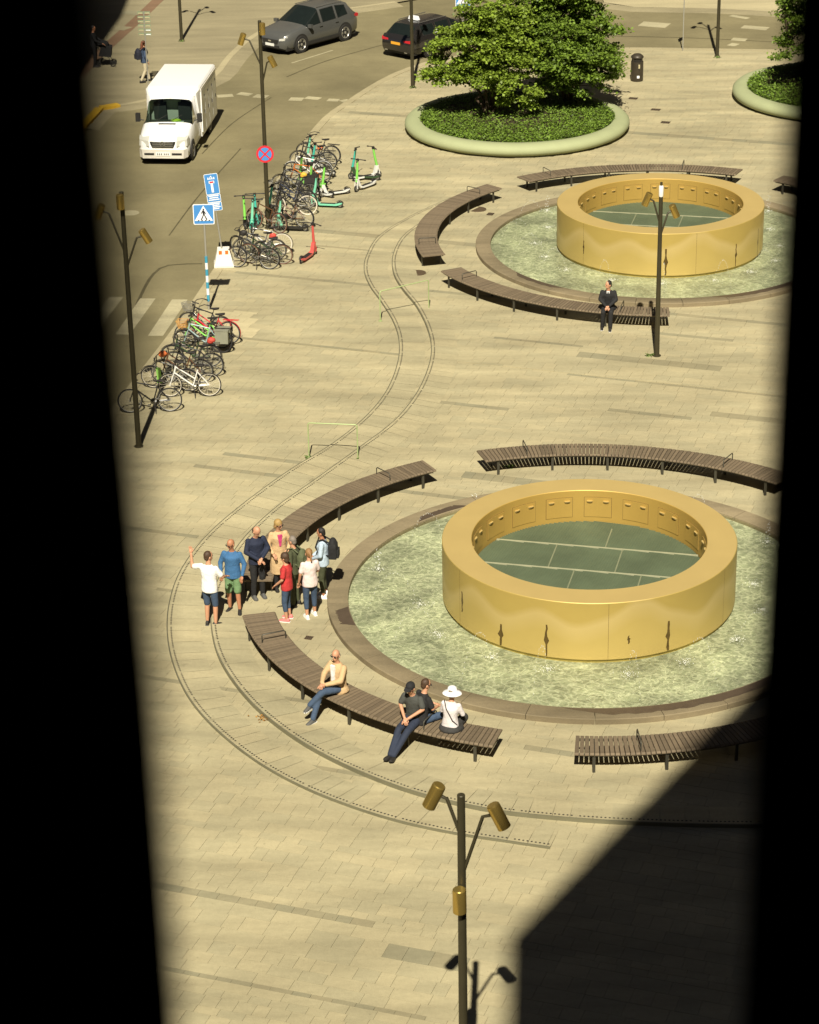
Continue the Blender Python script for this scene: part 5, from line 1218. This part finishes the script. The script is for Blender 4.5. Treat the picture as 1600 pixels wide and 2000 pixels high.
scooter((-4.87, 75.78), (-4.73, 77.12), PT['teal'], PT['teal'], 'teal scooter facing the camera left of the lamp post, right one', 3)
scooter((-5.01, 75.24), (-4.88, 76.56), PT['mint'], PT['teal'], 'mint scooter facing the camera left of the lamp post, middle one', -3)
scooter((-5.23, 75.58), (-5.06, 76.91), PT['lime'], PT['black'], 'lime scooter with dark foot left of the lamp post, leftmost', 3)
scooter((-3.49, 83.24), (-2.60, 82.66), PT['mint'], PT['white'], 'pale teal scooter at the top of the cluster', 3)
scooter((-3.28, 82.20), (-2.44, 81.64), PT['teal'], PT['white'], 'teal scooter in front of the orange bag bicycle', 4)
scooter((-3.55, 80.71), (-2.80, 80.42), PT['lime'], PT['lime'], 'lime scooter in the middle of the cluster', -4)
scooter((-4.42, 77.10), (-3.80, 76.83), PT['teal'], PT['black'], 'dark teal scooter directly behind the lamp pole', 4)

# ------------------------------------------------------------------ people
SKIN = mat('skin', (.52, .27, .16), .55, var=.08, scale=12); SKIN2 = mat('skin_tanned', (.42, .19, .10), .55, var=.08, scale=12)
def cloth(name, c, var=.14): return mat('cloth_' + name, c, .85, var=var, scale=7, bump=1.0, bscale=11)
def hairm(name, c): return mat('hair_' + name, c, .6, var=.3, scale=30, bump=.4, bscale=80)
def remesh(mb, name, voxel, smooth=4):
    """fuse overlapping shapes into one continuous smooth surface"""
    me = mb.mesh(name, 0); o = bpy.data.objects.new(name, me); COL.objects.link(o)
    r = o.modifiers.new('r', 'REMESH'); r.mode = 'VOXEL'; r.voxel_size = voxel
    s = o.modifiers.new('s', 'SMOOTH'); s.iterations = smooth; s.factor = .5
    dg = bpy.context.evaluated_depsgraph_get(); m2 = bpy.data.meshes.new_from_object(o.evaluated_get(dg)); m2.name = name
    bpy.data.objects.remove(o); bpy.data.meshes.remove(me)
    m2.polygons.foreach_set('use_smooth', [True] * len(m2.polygons)); return m2
def ell(c, ax, fwd, rx, ry, n=14):
    c = Vector(c); return [tuple(c + ax * (rx * math.cos(2 * math.pi * k / n)) + fwd * (ry * math.sin(2 * math.pi * k / n))) for k in range(n)]
STAND = dict(pelvis=(0, 0, .95), chest=(0, .01, 1.33), neck=(0, .0, 1.47), head=(0, .03, 1.625), sh=.185,
             elL=(-.25, -.03, 1.15), haL=(-.25, .08, .91), elR=(.25, -.03, 1.15), haR=(.25, .08, .91),
             hipw=.09, knL=(-.10, .04, .51), anL=(-.105, 0, .09), knR=(.10, .04, .51), anR=(.105, 0, .09), fL=0, fR=0)
SIT = dict(pelvis=(0, -.06, .56), chest=(0, -.02, .94), neck=(0, .02, 1.09), head=(0, .06, 1.245), sh=.185,
           elL=(-.23, .06, .80), haL=(-.08, .30, .68), elR=(.23, .06, .80), haR=(.08, .30, .68),
           hipw=.09, knL=(-.11, .40, .53), anL=(-.11, .42, .09), knR=(.11, .40, .53), anR=(.11, .42, .09), fL=0, fR=0)
def person(label, loc, yaw, base, kw, h, skin, top, bottom, shoes, hair, z=0.0, female=False, extra=None):
    """top = (material, sleeve 0..2, hem: 0 hip, 1 thigh); bottom = (material, length 0..1); hair = (material, style); body, then clothes as children"""
    P = dict(base); P.update(kw); s = h / 1.75
    t = empty('person', (loc[0], loc[1], z), R(yaw), label, 'person'); t.scale = (s, s, s)
    V_ = {k: Vector(v) for k, v in P.items() if hasattr(v, '__len__')}
    up = (V_['neck'] - V_['pelvis']).normalized(); tw = R(P.get('twist', 0))
    ax = Vector((math.cos(tw), math.sin(tw), 0)); fwd = up.cross(ax) * -1; fwd = ax.cross(up) * -1 if (ax.cross(up) * -1).y > 0 else ax.cross(up)
    pax = Vector((1, 0, 0)); k = .93 if female else 1.0; sh = P['sh'] * k
    chest, neck, pel, head = V_['chest'], V_['neck'], V_['pelvis'], V_['head']
    sL = neck - up * .085 - ax * sh * .94; sR = neck - up * .085 + ax * sh * .94
    hL = pel - pax * P['hipw'] - Vector((0, 0, .03)); hR = pel + pax * P['hipw'] - Vector((0, 0, .03))
    mid = (pel + chest) / 2
    def torso(mb, g, lo=-.09, shoulder=True, belly=0.0):
        rings = [ell(pel + up * lo, pax, fwd, (.145 if g == 0 else .172) + g, (.105 if g == 0 else .122) + g), ell(pel, pax, fwd, (.168 if not female else .172) + g, .12 + g), ell(mid, ax, fwd, (.150 if not female else .132) + g, .105 + g + belly), ell(chest, ax, fwd, .178 * k + g, .122 + g), ell(neck - up * .085, ax, fwd, .150 * k + g * .7, .090 + g * .7), ell(neck - up * .035, ax, fwd, .085 + g * .5, .070 + g * .5), ell(neck - up * .012, ax, fwd, .062 + g * .4, .060 + g * .4)]
        mb.loft(rings)
        mb.ball(tuple(sL), .056 + g * .45, 10, 7); mb.ball(tuple(sR), .056 + g * .45, 10, 7)
    fine = MB(); torso(fine, 0)
    fine.capsule(tuple(neck - up * .05), tuple(head - Vector((0, 0, .06))), .058, .052)
    hy = R(P.get('look', 0)); hd = Matrix.Translation(head) @ Matrix.Rotation(hy, 4, 'Z') @ Matrix.Rotation(R(P.get('nod', 0)), 4, 'X')
    fine.ball((0, 0, .02), (.076, .095, .105), 14, 10, hd); fine.ball((0, .025, -.055), (.055, .066, .058), 12, 8, hd)   # skull, jaw
    for a, b, c, w in ((sL, V_['elL'], V_['haL'], 1), (sR, V_['elR'], V_['haR'], 1)):
        fine.capsule(tuple(a), tuple(b), .052 * k, .042 * k).capsule(tuple(b), tuple(c), .042 * k, .029)
    for a, b, c in ((hL, V_['knL'], V_['anL']), (hR, V_['knR'], V_['anR'])):
        fine.capsule(tuple(a), tuple(b), .088, .058); m_ = b.lerp(c, .3); fine.capsule(tuple(b), tuple(m_), .056, .056).capsule(tuple(m_), tuple(c), .056, .038)
    bm_ = remesh(fine, 'body', .016)
    # face and hands are added to the same body mesh
    det = MB()
    det.loft([[tuple(hd @ Vector(q)) for q in ((-.012, .088, .01), (.012, .088, .01), (.008, .09, .03), (-.008, .09, .03))], [tuple(hd @ Vector(q)) for q in ((-.014, .112, -.022), (.014, .112, -.022), (.008, .108, -.008), (-.008, .108, -.008))]])
    for sx in (-1, 1): det.ball((sx * .077, -.005, -.01), (.012, .022, .033), 8, 6, hd)
    det.ball((0, .088, -.058), (.022, .008, .006), 8, 5, hd)
    for el, ha, sx in ((V_['elL'], V_['haL'], -1), (V_['elR'], V_['haR'], 1)):
        d = (ha - el).normalized(); sd = d.cross(Vector((0, 0, 1))); sd = sd.normalized() if sd.length > .15 else Vector((1, 0, 0)); nn = sd.cross(d)
        pc = ha + d * .05; M_ = Matrix((sd, d, nn)).transposed().to_4x4(); M_.translation = pc
        det.ball((0, 0, 0), (.040, .052, .018), 10, 7, M_)
        for q, (fx, ln) in enumerate(((-.028, .062), (-.010, .075), (.010, .070), (.027, .052))):
            a_ = M_ @ Vector((fx, .040, 0)); b_ = M_ @ Vector((fx * 1.1, .040 + ln * .55, -.006)); c_ = M_ @ Vector((fx * 1.1, .040 + ln * .9, -.026)); det.tube(a_, b_, .0095, .009, 6).tube(b_, c_, .009, .0075, 6)
        a_ = M_ @ Vector((-sx * .034, -.012, 0)); b_ = M_ @ Vector((-sx * .058, .022, -.012)); c_ = M_ @ Vector((-sx * .056, .048, -.02)); det.tube(a_, b_, .012, .010, 6).tube(b_, c_, .010, .008, 6)
    m3 = det.mesh('d', 60); b2 = bmesh.new(); b2.from_mesh(bm_); b2.from_mesh(m3); b2.to_mesh(bm_); b2.free(); bm_.polygons.foreach_set('use_smooth', [True] * len(bm_.polygons))
    link('body', bm_, t, skin)
    eyes = MB()
    for sx in (-1, 1): eyes.ball((sx * .030, .089, .012), (.012, .006, .006), 8, 5, hd)
    eyes.build('eyes', M_SADDLE, t, 60)
    # upper garment
    tm, sleeve, hem = top; g = .018 if hem == 0 else .026
    up_ = MB(); torso(up_, g, -.12 if hem == 0 else -.16, True, .01)
    if hem:
        d_ = -up; seat = base is SIT
        if not seat: up_.loft([ell(pel, pax, fwd, .185 + g * .5, .135 + g * .5), ell(pel - Vector((0, 0, .22)), pax, Vector((0, 1, 0)), .195 + g, .15 + g), ell(pel - Vector((0, 0, .30 if hem == 1 else .52)), pax, Vector((0, 1, 0)), .20 + g, .155 + g)])
        else: up_.loft([ell(pel, pax, fwd, .185 + g, .135 + g), ell(pel + Vector((0, -.03, -.10)), pax, Vector((0, 1, 0)), .21 + g, .16 + g)])
    for a, b, c in ((sL, V_['elL'], V_['haL']), (sR, V_['elR'], V_['haR'])):
        if sleeve == 1: e = a.lerp(b, .72); up_.capsule(tuple(a), tuple(e), .054 * k + g * .5, .052 * k + g * .8)
        elif sleeve == 2: w = b.lerp(c, .90); up_.capsule(tuple(a), tuple(b), .054 * k + g * .5, .046 * k + g * .6).capsule(tuple(b), tuple(w), .046 * k + g * .6, .034 + g * .4)
    link({0: 'shirt', 1: 'jacket', 2: 'coat'}[hem], remesh(up_, 'shirt', .017, 3), t, tm)
    # lower garment
    bmtl, ln = bottom; lo_ = MB(); g = .014
    lo_.loft([ell(pel - up * .11, pax, fwd, .150 + g, .115 + g), ell(pel, pax, fwd, .166 + g, .118 + g), ell(pel + up * .06, pax, fwd, .150 + g, .108 + g)])
    if ln == 'skirt':
        lo_.ball(tuple(pel + Vector((0, .02, -.06))), (.25, .24, .10), 14, 8); lo_.loft([ell(pel - Vector((0, -.06, .03)), pax, Vector((0, 1, 0)), .24, .22), ell(pel - Vector((0, -.10, .12)), pax, Vector((0, 1, 0)), .26, .25)])
        for a, b in ((hL, V_['knL']), (hR, V_['knR'])): lo_.capsule(tuple(a), tuple(b), .11, .10)
    else:
        for a, b, c in ((hL, V_['knL'], V_['anL']), (hR, V_['knR'], V_['anR'])):
            if ln < .5: e = a.lerp(b, ln * 2 * .98); lo_.capsule(tuple(a), tuple(e), .098, .088)
            else:
                e = b.lerp(c, (ln - .5) * 2 * .97); lo_.capsule(tuple(a), tuple(b), .098, .072).capsule(tuple(b), tuple(e), .072, .058)
    link('skirt' if ln == 'skirt' else ('shorts' if ln < .6 else 'trousers'), remesh(lo_, 'trousers', .017, 3), t, bmtl)
    # shoes
    for an, fa, kn in ((V_['anL'], P['fL'], V_['knL']), (V_['anR'], P['fR'], V_['knR'])):
        M_ = Matrix.Translation((an.x, an.y, an.z - .09)) @ Matrix.Rotation(R(fa), 4, 'Z') @ Matrix.Rotation(R(P.get('toe', 0)), 4, 'X')
        def fr(y, w, z0, z1): return [(-w, y, z0), (-w * .95, y, z0 + (z1 - z0) * .6), (-w * .5, y, z1), (w * .5, y, z1), (w * .95, y, z0 + (z1 - z0) * .6), (w, y, z0)]
        sh_ = MB().loft([fr(-.075, .028, .004, .075), fr(-.05, .037, .0, .105), fr(.02, .040, .0, .10), fr(.09, .046, .0, .072), fr(.15, .044, .0, .055), fr(.185, .026, .004, .042)], True, M_).build('shoe', shoes[0], t, 60)
        MB().loft([[(w * .98, y, z) for w, y in ((-.036, -.085), (.036, -.085), (.05, .10), (.044, .165), (0, .197), (-.044, .165), (-.05, .10))] for z in (-.0, .018)], True, M_).build('sole', shoes[1], sh_, 0)
    # hair
    hm, style = hair
    if hm:
        hb = MB()
        if style == 'short': hb.ball((0, -.018, .036), (.083, .094, .097), 14, 9, hd).ball((0, -.05, -.02), (.07, .058, .07), 12, 8, hd)
        elif style == 'bald': hb.ball((0, -.038, -.005), (.081, .070, .055), 12, 8, hd)
        elif style == 'bob': hb.ball((0, -.015, .035), (.095, .105, .105), 14, 9, hd).ball((0, -.045, -.05), (.088, .070, .085), 12, 8, hd)
        elif style == 'long': hb.ball((0, -.018, .036), (.088, .098, .10), 14, 9, hd).capsule(tuple(hd @ Vector((0, -.075, -.02))), tuple(hd @ Vector((0, -.12, -.26))), .07, .045)
        elif style == 'tail': hb.ball((0, -.018, .036), (.085, .096, .098), 14, 9, hd).ball((0, -.05, -.02), (.065, .058, .06), 12, 8, hd).capsule(tuple(hd @ Vector((0, -.11, .02))), tuple(hd @ Vector((0, -.16, -.13))), .032, .020)
        link('hair', remesh(hb, 'hair', .014, 2), t, hm)
    if extra: extra(t, hd, V_)
    return t
def glasses(t, hd, V_):
    g = MB()
    for sx in (-1, 1): g.ball((sx * .034, .096, .010), (.030, .010, .020), 10, 6, hd)
    g.box((0, .098, .016), (.05, .01, .008), hd)
    for sx in (-1, 1): g.box((sx * .076, .045, .014), (.006, .11, .008), hd)
    g.build('sunglasses', M_SADDLE, t, 60)
def backpack(root, name, m, label, kw, size=(.15, .10, .24), z=1.24, y=-.22):
    """worn pack: body, pocket, straps; a thing of its own"""
    t = empty('backpack', (0, 0, 0), 0, label, 'backpack', 'backpacks worn by people'); t.location = root.location; t.rotation_euler = root.rotation_euler; t.scale = root.scale
    b = MB().ball((0, y, z), size, 14, 10).box((0, y, z - .06), (size[0] * 1.75, size[1] * 1.6, size[2] * 1.3)); link('pack', remesh(b, 'pack', .02, 5), t, m)
    MB().box((0, y - size[1] * .95, z - size[2] * .4), (size[0] * 1.2, .05, size[2] * .75)).build('pocket', m, t, 0)
    for sx in (-.10, .10): MB().path([(sx, y + .06, z + .16), (sx, -.02, z + .25), (sx, .10, z + .21), (sx * 1.1, .15, z + .05), (sx * 1.2, .06, z - .12), (sx, y + .06, z - .16)], .018, 6).build('strap', m, t, 60)
    return t
JEAN = cloth('jeans', (.045, .075, .13)); JEAND = cloth('dark_jeans', (.018, .026, .05)); BLK = cloth('black', (.012, .012, .013)); WHT = cloth('white', (.80, .80, .80), .04); NAVY = cloth('navy', (.012, .018, .042)); BEIGE = cloth('beige', (.52, .36, .19)); GREYP = cloth('dark_grey', (.055, .058, .052)); OLIVE = cloth('olive', (.055, .062, .028))
BLUE = cloth('blue', (.04, .13, .28)); GRN = cloth('green', (.14, .24, .11)); REDC = cloth('red', (.45, .03, .03)); PINKW = cloth('pale_pink', (.70, .58, .55), .06); LBLUE = cloth('light_blue', (.42, .52, .62), .07); PINK = cloth('pink', (.50, .045, .16)); STRIPE = cloth('pale_striped', (.62, .58, .58), .1)
SHW = mat('white_shoe', (.78, .78, .76), .6, var=.04); SHB = mat('dark_shoe', (.02, .018, .016), .6); SHG = mat('grey_shoe', (.09, .09, .085), .7); SHP = mat('pink_shoe', (.60, .18, .17), .6)
HB = hairm('brown', (.06, .032, .016)); HD = hairm('dark', (.015, .012, .010)); HBL = hairm('blonde', (.36, .235, .08)); HLB = hairm('light_brown', (.26, .14, .055)); HGR = hairm('grey', (.20, .17, .14)); HR_ = hairm('auburn', (.16, .055, .025))
# standing group by the near fountain
person('man in white t-shirt and denim shorts raising his left arm, leftmost of the group', (-4.40, 47.18), -25, STAND, dict(elL=(-.42, .05, 1.30), haL=(-.46, .10, 1.58), elR=(.27, .10, 1.16), haR=(.24, .32, 1.08), look=-35, anL=(-.11, .02, .09), fL=20, fR=-40), 1.80, SKIN, (WHT, 1, 0), (JEAN, .50), (SHB, SHG), (HB, 'short'))
p2 = person('bald man in blue sweater and green shorts with sunglasses', (-3.93, 47.88), 168, STAND, dict(elL=(-.27, .0, 1.15), haL=(-.24, .12, .92), elR=(.27, 0, 1.15), haR=(.24, .10, .92), nod=-14, look=-30, anL=(-.13, .06, .09), fL=15, fR=-15), 1.78, SKIN2, (BLUE, 2, 0), (GRN, .49), (SHB, SHG), (None, None), extra=glasses)
person('man in navy jumper and black trousers looking down with hands together', (-3.44, 48.56), 205, STAND, dict(elL=(-.26, .06, 1.16), haL=(-.03, .24, 1.02), elR=(.26, .06, 1.16), haR=(.03, .24, 1.0), nod=-28, look=25, head=(0, .07, 1.61)), 1.80, SKIN, (NAVY, 2, 0), (BLK, 1.0), (SHG, SHG), (HB, 'bald'))
def pinktop(t, hd, V_): MB().loft([[(x, .156 + y_, 1.42 - q * .28) for x, y_ in ((-.055 + q * .035, -.03), (.055 - q * .035, -.03), (.055 - q * .035, .004), (-.055 + q * .035, .004))] for q in (0, .5, 1.0)]).build('pink_top', PINK, t, 0)
def glp(t, hd, V_): glasses(t, hd, V_); pinktop(t, hd, V_)
person('blonde woman in beige trench coat over a pink top', (-2.95, 48.95), 195, STAND, dict(elL=(-.26, .04, 1.16), haL=(-.16, .22, 1.08), elR=(.26, .04, 1.16), haR=(.18, .20, 1.0), look=30, nod=-12), 1.74, SKIN, (BEIGE, 2, 2), (BLK, 1.0), (SHB, SHB), (HBL, 'bob'), female=True, extra=glp)
person('woman in red shirt with cropped jeans and pink shoes facing left', (-2.72, 47.38), 72, STAND, dict(elL=(-.24, .02, 1.15), haL=(-.18, .20, .98), elR=(.25, -.02, 1.15), haR=(.22, .14, .90), nod=-8), 1.64, SKIN, (REDC, 1, 0), (JEAN, .76), (SHP, SHW), (HB, 'bob'), female=True)
p6 = person('person in olive jacket with green rucksack between the red and pale pink shirts', (-2.58, 48.11), 65, STAND, dict(nod=-5), 1.70, SKIN, (OLIVE, 2, 0), (OLIVE, 1.0), (SHB, SHB), (HGR, 'short'))
backpack(p6, 'backpack', cloth('green_pack', (.09, .105, .05)), 'olive green backpack with light marks on the person behind the red shirt', {}, (.15, .10, .24))
person('woman in pale pink t-shirt and jeans with ponytail, back to the camera', (-2.21, 47.48), 22, STAND, dict(elL=(-.23, .0, 1.15), haL=(-.24, .10, .90), elR=(.22, .04, 1.15), haR=(.12, .22, 1.02), anR=(.12, .10, .09), knR=(.11, .08, .51)), 1.68, SKIN, (PINKW, 1, 0), (JEAN, .80), (SHW, SHW), (HLB, 'tail'), female=True)
p8 = person('dark haired person in light blue shirt and olive trousers wearing a black backpack', (-1.95, 48.52), 82, STAND, dict(elL=(-.25, .02, 1.15), haL=(-.10, .24, 1.0), elR=(.25, .02, 1.15), haR=(.10, .26, .98), nod=-10), 1.70, SKIN2, (LBLUE, 2, 0), (OLIVE, .9), (SHW, SHW), (HD, 'short'))
backpack(p8, 'backpack', BLK, 'black backpack on the person in the light blue shirt', {}, (.17, .12, .27), 1.25, -.24)
# people on the near bench
person('man in beige blazer and jeans with sunglasses sitting with crossed legs', (-1.59, 43.18), 137, SIT, dict(pelvis=(0, -.10, .56), chest=(0, -.12, .94), neck=(0, -.10, 1.09), head=(0, -.06, 1.245), knL=(-.02, .36, .60), anL=(.14, .58, .34), knR=(.06, .36, .52), anR=(.02, .62, .09), haL=(.0, .28, .72), haR=(.06, .30, .74), look=14, fL=10), 1.80, SKIN, (BEIGE, 2, 1), (JEAN, 1.0), (SHG, SHW), (HGR, 'bald'), extra=lambda t, hd, V_: (glasses(t, hd, V_), MB().loft([[(x, .055 + y_ - q * .01, 1.06 - q * .36) for x, y_ in ((-.05 + q * .015, -.04), (.05 - q * .015, -.04), (.05 - q * .015, .008), (-.05 + q * .015, .008))] for q in (0, .5, 1.0)]).build('shirt_front', WHT, t, 0)))
def cap(t, hd, V_):
    glasses(t, hd, V_); mb = MB().ball((0, -.008, .055), (.092, .106, .085), 14, 9, hd); link('cap', remesh(mb, 'cap', .014, 2), t, BLK); MB().loft([[tuple(hd @ Vector((x, y, .052 - (y - .07) * .25 + dz))) for x, y in ((-.075, .07), (-.06, .15), (0, .175), (.06, .15), (.075, .07))] for dz in (0, .012)]).build('cap_peak', BLK, t, 0)
person('man in dark grey polo and black cap sitting with legs stretched out', (-0.00, 41.87), 150, SIT, dict(chest=(0, -.02, .94), neck=(0, .03, 1.09), head=(0, .09, 1.235), knL=(-.09, .40, .46), anL=(.0, .80, .10), knR=(.10, .40, .46), anR=(.06, .82, .12), haL=(-.03, .26, .66), haR=(.04, .27, .66), nod=-12, toe=18, fL=12, fR=-10, elL=(-.25, .06, .82), elR=(.25, .06, .82)), 1.80, SKIN, (GREYP, 1, 0), (JEAND, 1.0), (SHB, SHB), (HGR, 'bald'), extra=cap)
person('man in black t-shirt and jeans seen from behind, facing the fountain', (0.21, 41.94), -58, SIT, dict(pelvis=(0, -.08, .56), haL=(-.02, .28, .74), haR=(.10, .28, .74), knL=(-.26, .34, .52), anL=(-.30, .40, .09), knR=(.12, .40, .53), look=-10, nod=-10), 1.76, SKIN, (BLK, 1, 0), (JEAN, 1.0), (SHB, SHW), (HB, 'short'), extra=glasses)
def sunhat(t, hd, V_):
    T = hd @ Matrix.Rotation(R(-6), 4, 'X'); MB().lathe([(0, .155), (.05, .152), (.088, .125), (.10, .06), (.12, .045), (.185, .015), (.20, -.005), (.195, -.012), (.12, .03), (.095, .04)], 24, (0, 0, 0), T).build('sun_hat', WHT, t, 60)
    MB().path([(-.14, -.02, 1.10), (-.04, -.165, .98), (.10, -.175, .74), (.17, -.10, .62)], .011, 5).build('bag_strap', M_SADDLE, t, 60)
person('woman in white sun hat and dark skirt seen from behind on the bench', (0.75, 41.63), -24, SIT, dict(haL=(-.12, .28, .68), haR=(.12, .28, .68), knL=(-.12, .38, .53)), 1.70, SKIN, (STRIPE, 2, 0), (cloth('charcoal', (.035, .034, .032)), 'skirt'), (SHB, SHB), (HGR, 'short'), female=True, extra=sunhat)
def tie(t, hd, V_):
    MB().loft([[(x, .100 + y_ - q * .03, 1.06 - q * .34) for x, y_ in ((-.045 + q * .02, -.05), (.045 - q * .02, -.05), (.045 - q * .02, .012), (-.045 + q * .02, .012))] for q in (0, .5, 1.0)]).build('shirt_front', WHT, t, 0)
    MB().loft([[(x, .118 - q * .03, 1.05 - q * .32) for x in (-.014, .014)] + [(x, .108 - q * .03, 1.05 - q * .32) for x in (.014, -.014)] for q in (0, 1.0)]).build('tie', NAVY, t, 0)
person('man in dark suit and tie sitting alone before the far fountain', (5.88, 66.00), 171, SIT, dict(look=-50, haL=(-.03, .27, .66), haR=(.03, .27, .65), anL=(-.10, .44, .09), anR=(.14, .34, .09)), 1.76, SKIN, (BLK, 2, 1), (BLK, 1.0), (SHB, SHW), (HD, 'short'), extra=tie)
# passers-by near the van
p14 = person('woman with long auburn hair in a blue jacket walking beyond the van', (-10.34, 95.63), -65, STAND, dict(knL=(-.10, .14, .52), anL=(-.10, .22, .10), knR=(.10, .0, .51), anR=(.10, -.20, .12)), 1.68, SKIN, (cloth('jacket_blue', (.04, .065, .12)), 2, 0), (cloth('cream', (.50, .44, .30)), 1.0), (SHB, SHB), (HR_, 'long'), female=True)
backpack(p14, 'backpack', cloth('navy_pack', (.015, .017, .03)), 'dark backpack on the woman walking beyond the van', {}, (.17, .13, .25), 1.22, -.24)
person('person in dark clothes at the upper left behind a pushchair', (-12.67, 98.36), -90, STAND, dict(haL=(-.2, .38, 1.02), haR=(.2, .38, 1.02), elL=(-.25, .12, 1.15), elR=(.25, .12, 1.15)), 1.72, SKIN2, (BLK, 2, 0), (BLK, 1.0), (SHB, SHB), (HD, 'short'))
pc = (-12.24, 98.50)
t = empty('pushchair', (pc[0], pc[1], 0), R(0), 'dark pushchair pushed by the person at the upper left', 'pushchair')
MB().loft([[(x, y, z) for x, z in ((-.25, .45), (.25, .40), (.30, .80), (-.10, .95))] for y in (-.22, .22)]).build('seat', BLK, t, 20)
MB().ball((-.05, 0, .90), (.24, .22, .16), 12, 8).build('hood', BLK, t, 60)
for x, y in ((-.3, -.25), (-.3, .25), (.32, -.2), (.32, .2)):
    w = MB().torus((0, 0, 0), .10, .022, 'Y', 20, 6).tube((0, -.02, 0), (0, .02, 0), .05, .05, 10).build('wheel', M_TYRE, t, 50, (x, y, .12)); MB().tube((x, y, .12), (x * .2, y * .8, .50), .014, .014, 6).build('frame_tube', M_FRAME, t, 40)
MB().path([(-.15, -.22, .70), (-.45, -.22, 1.02), (-.45, .22, 1.02), (-.15, .22, .70)], .014, 6).build('handle', M_FRAME, t, 40)
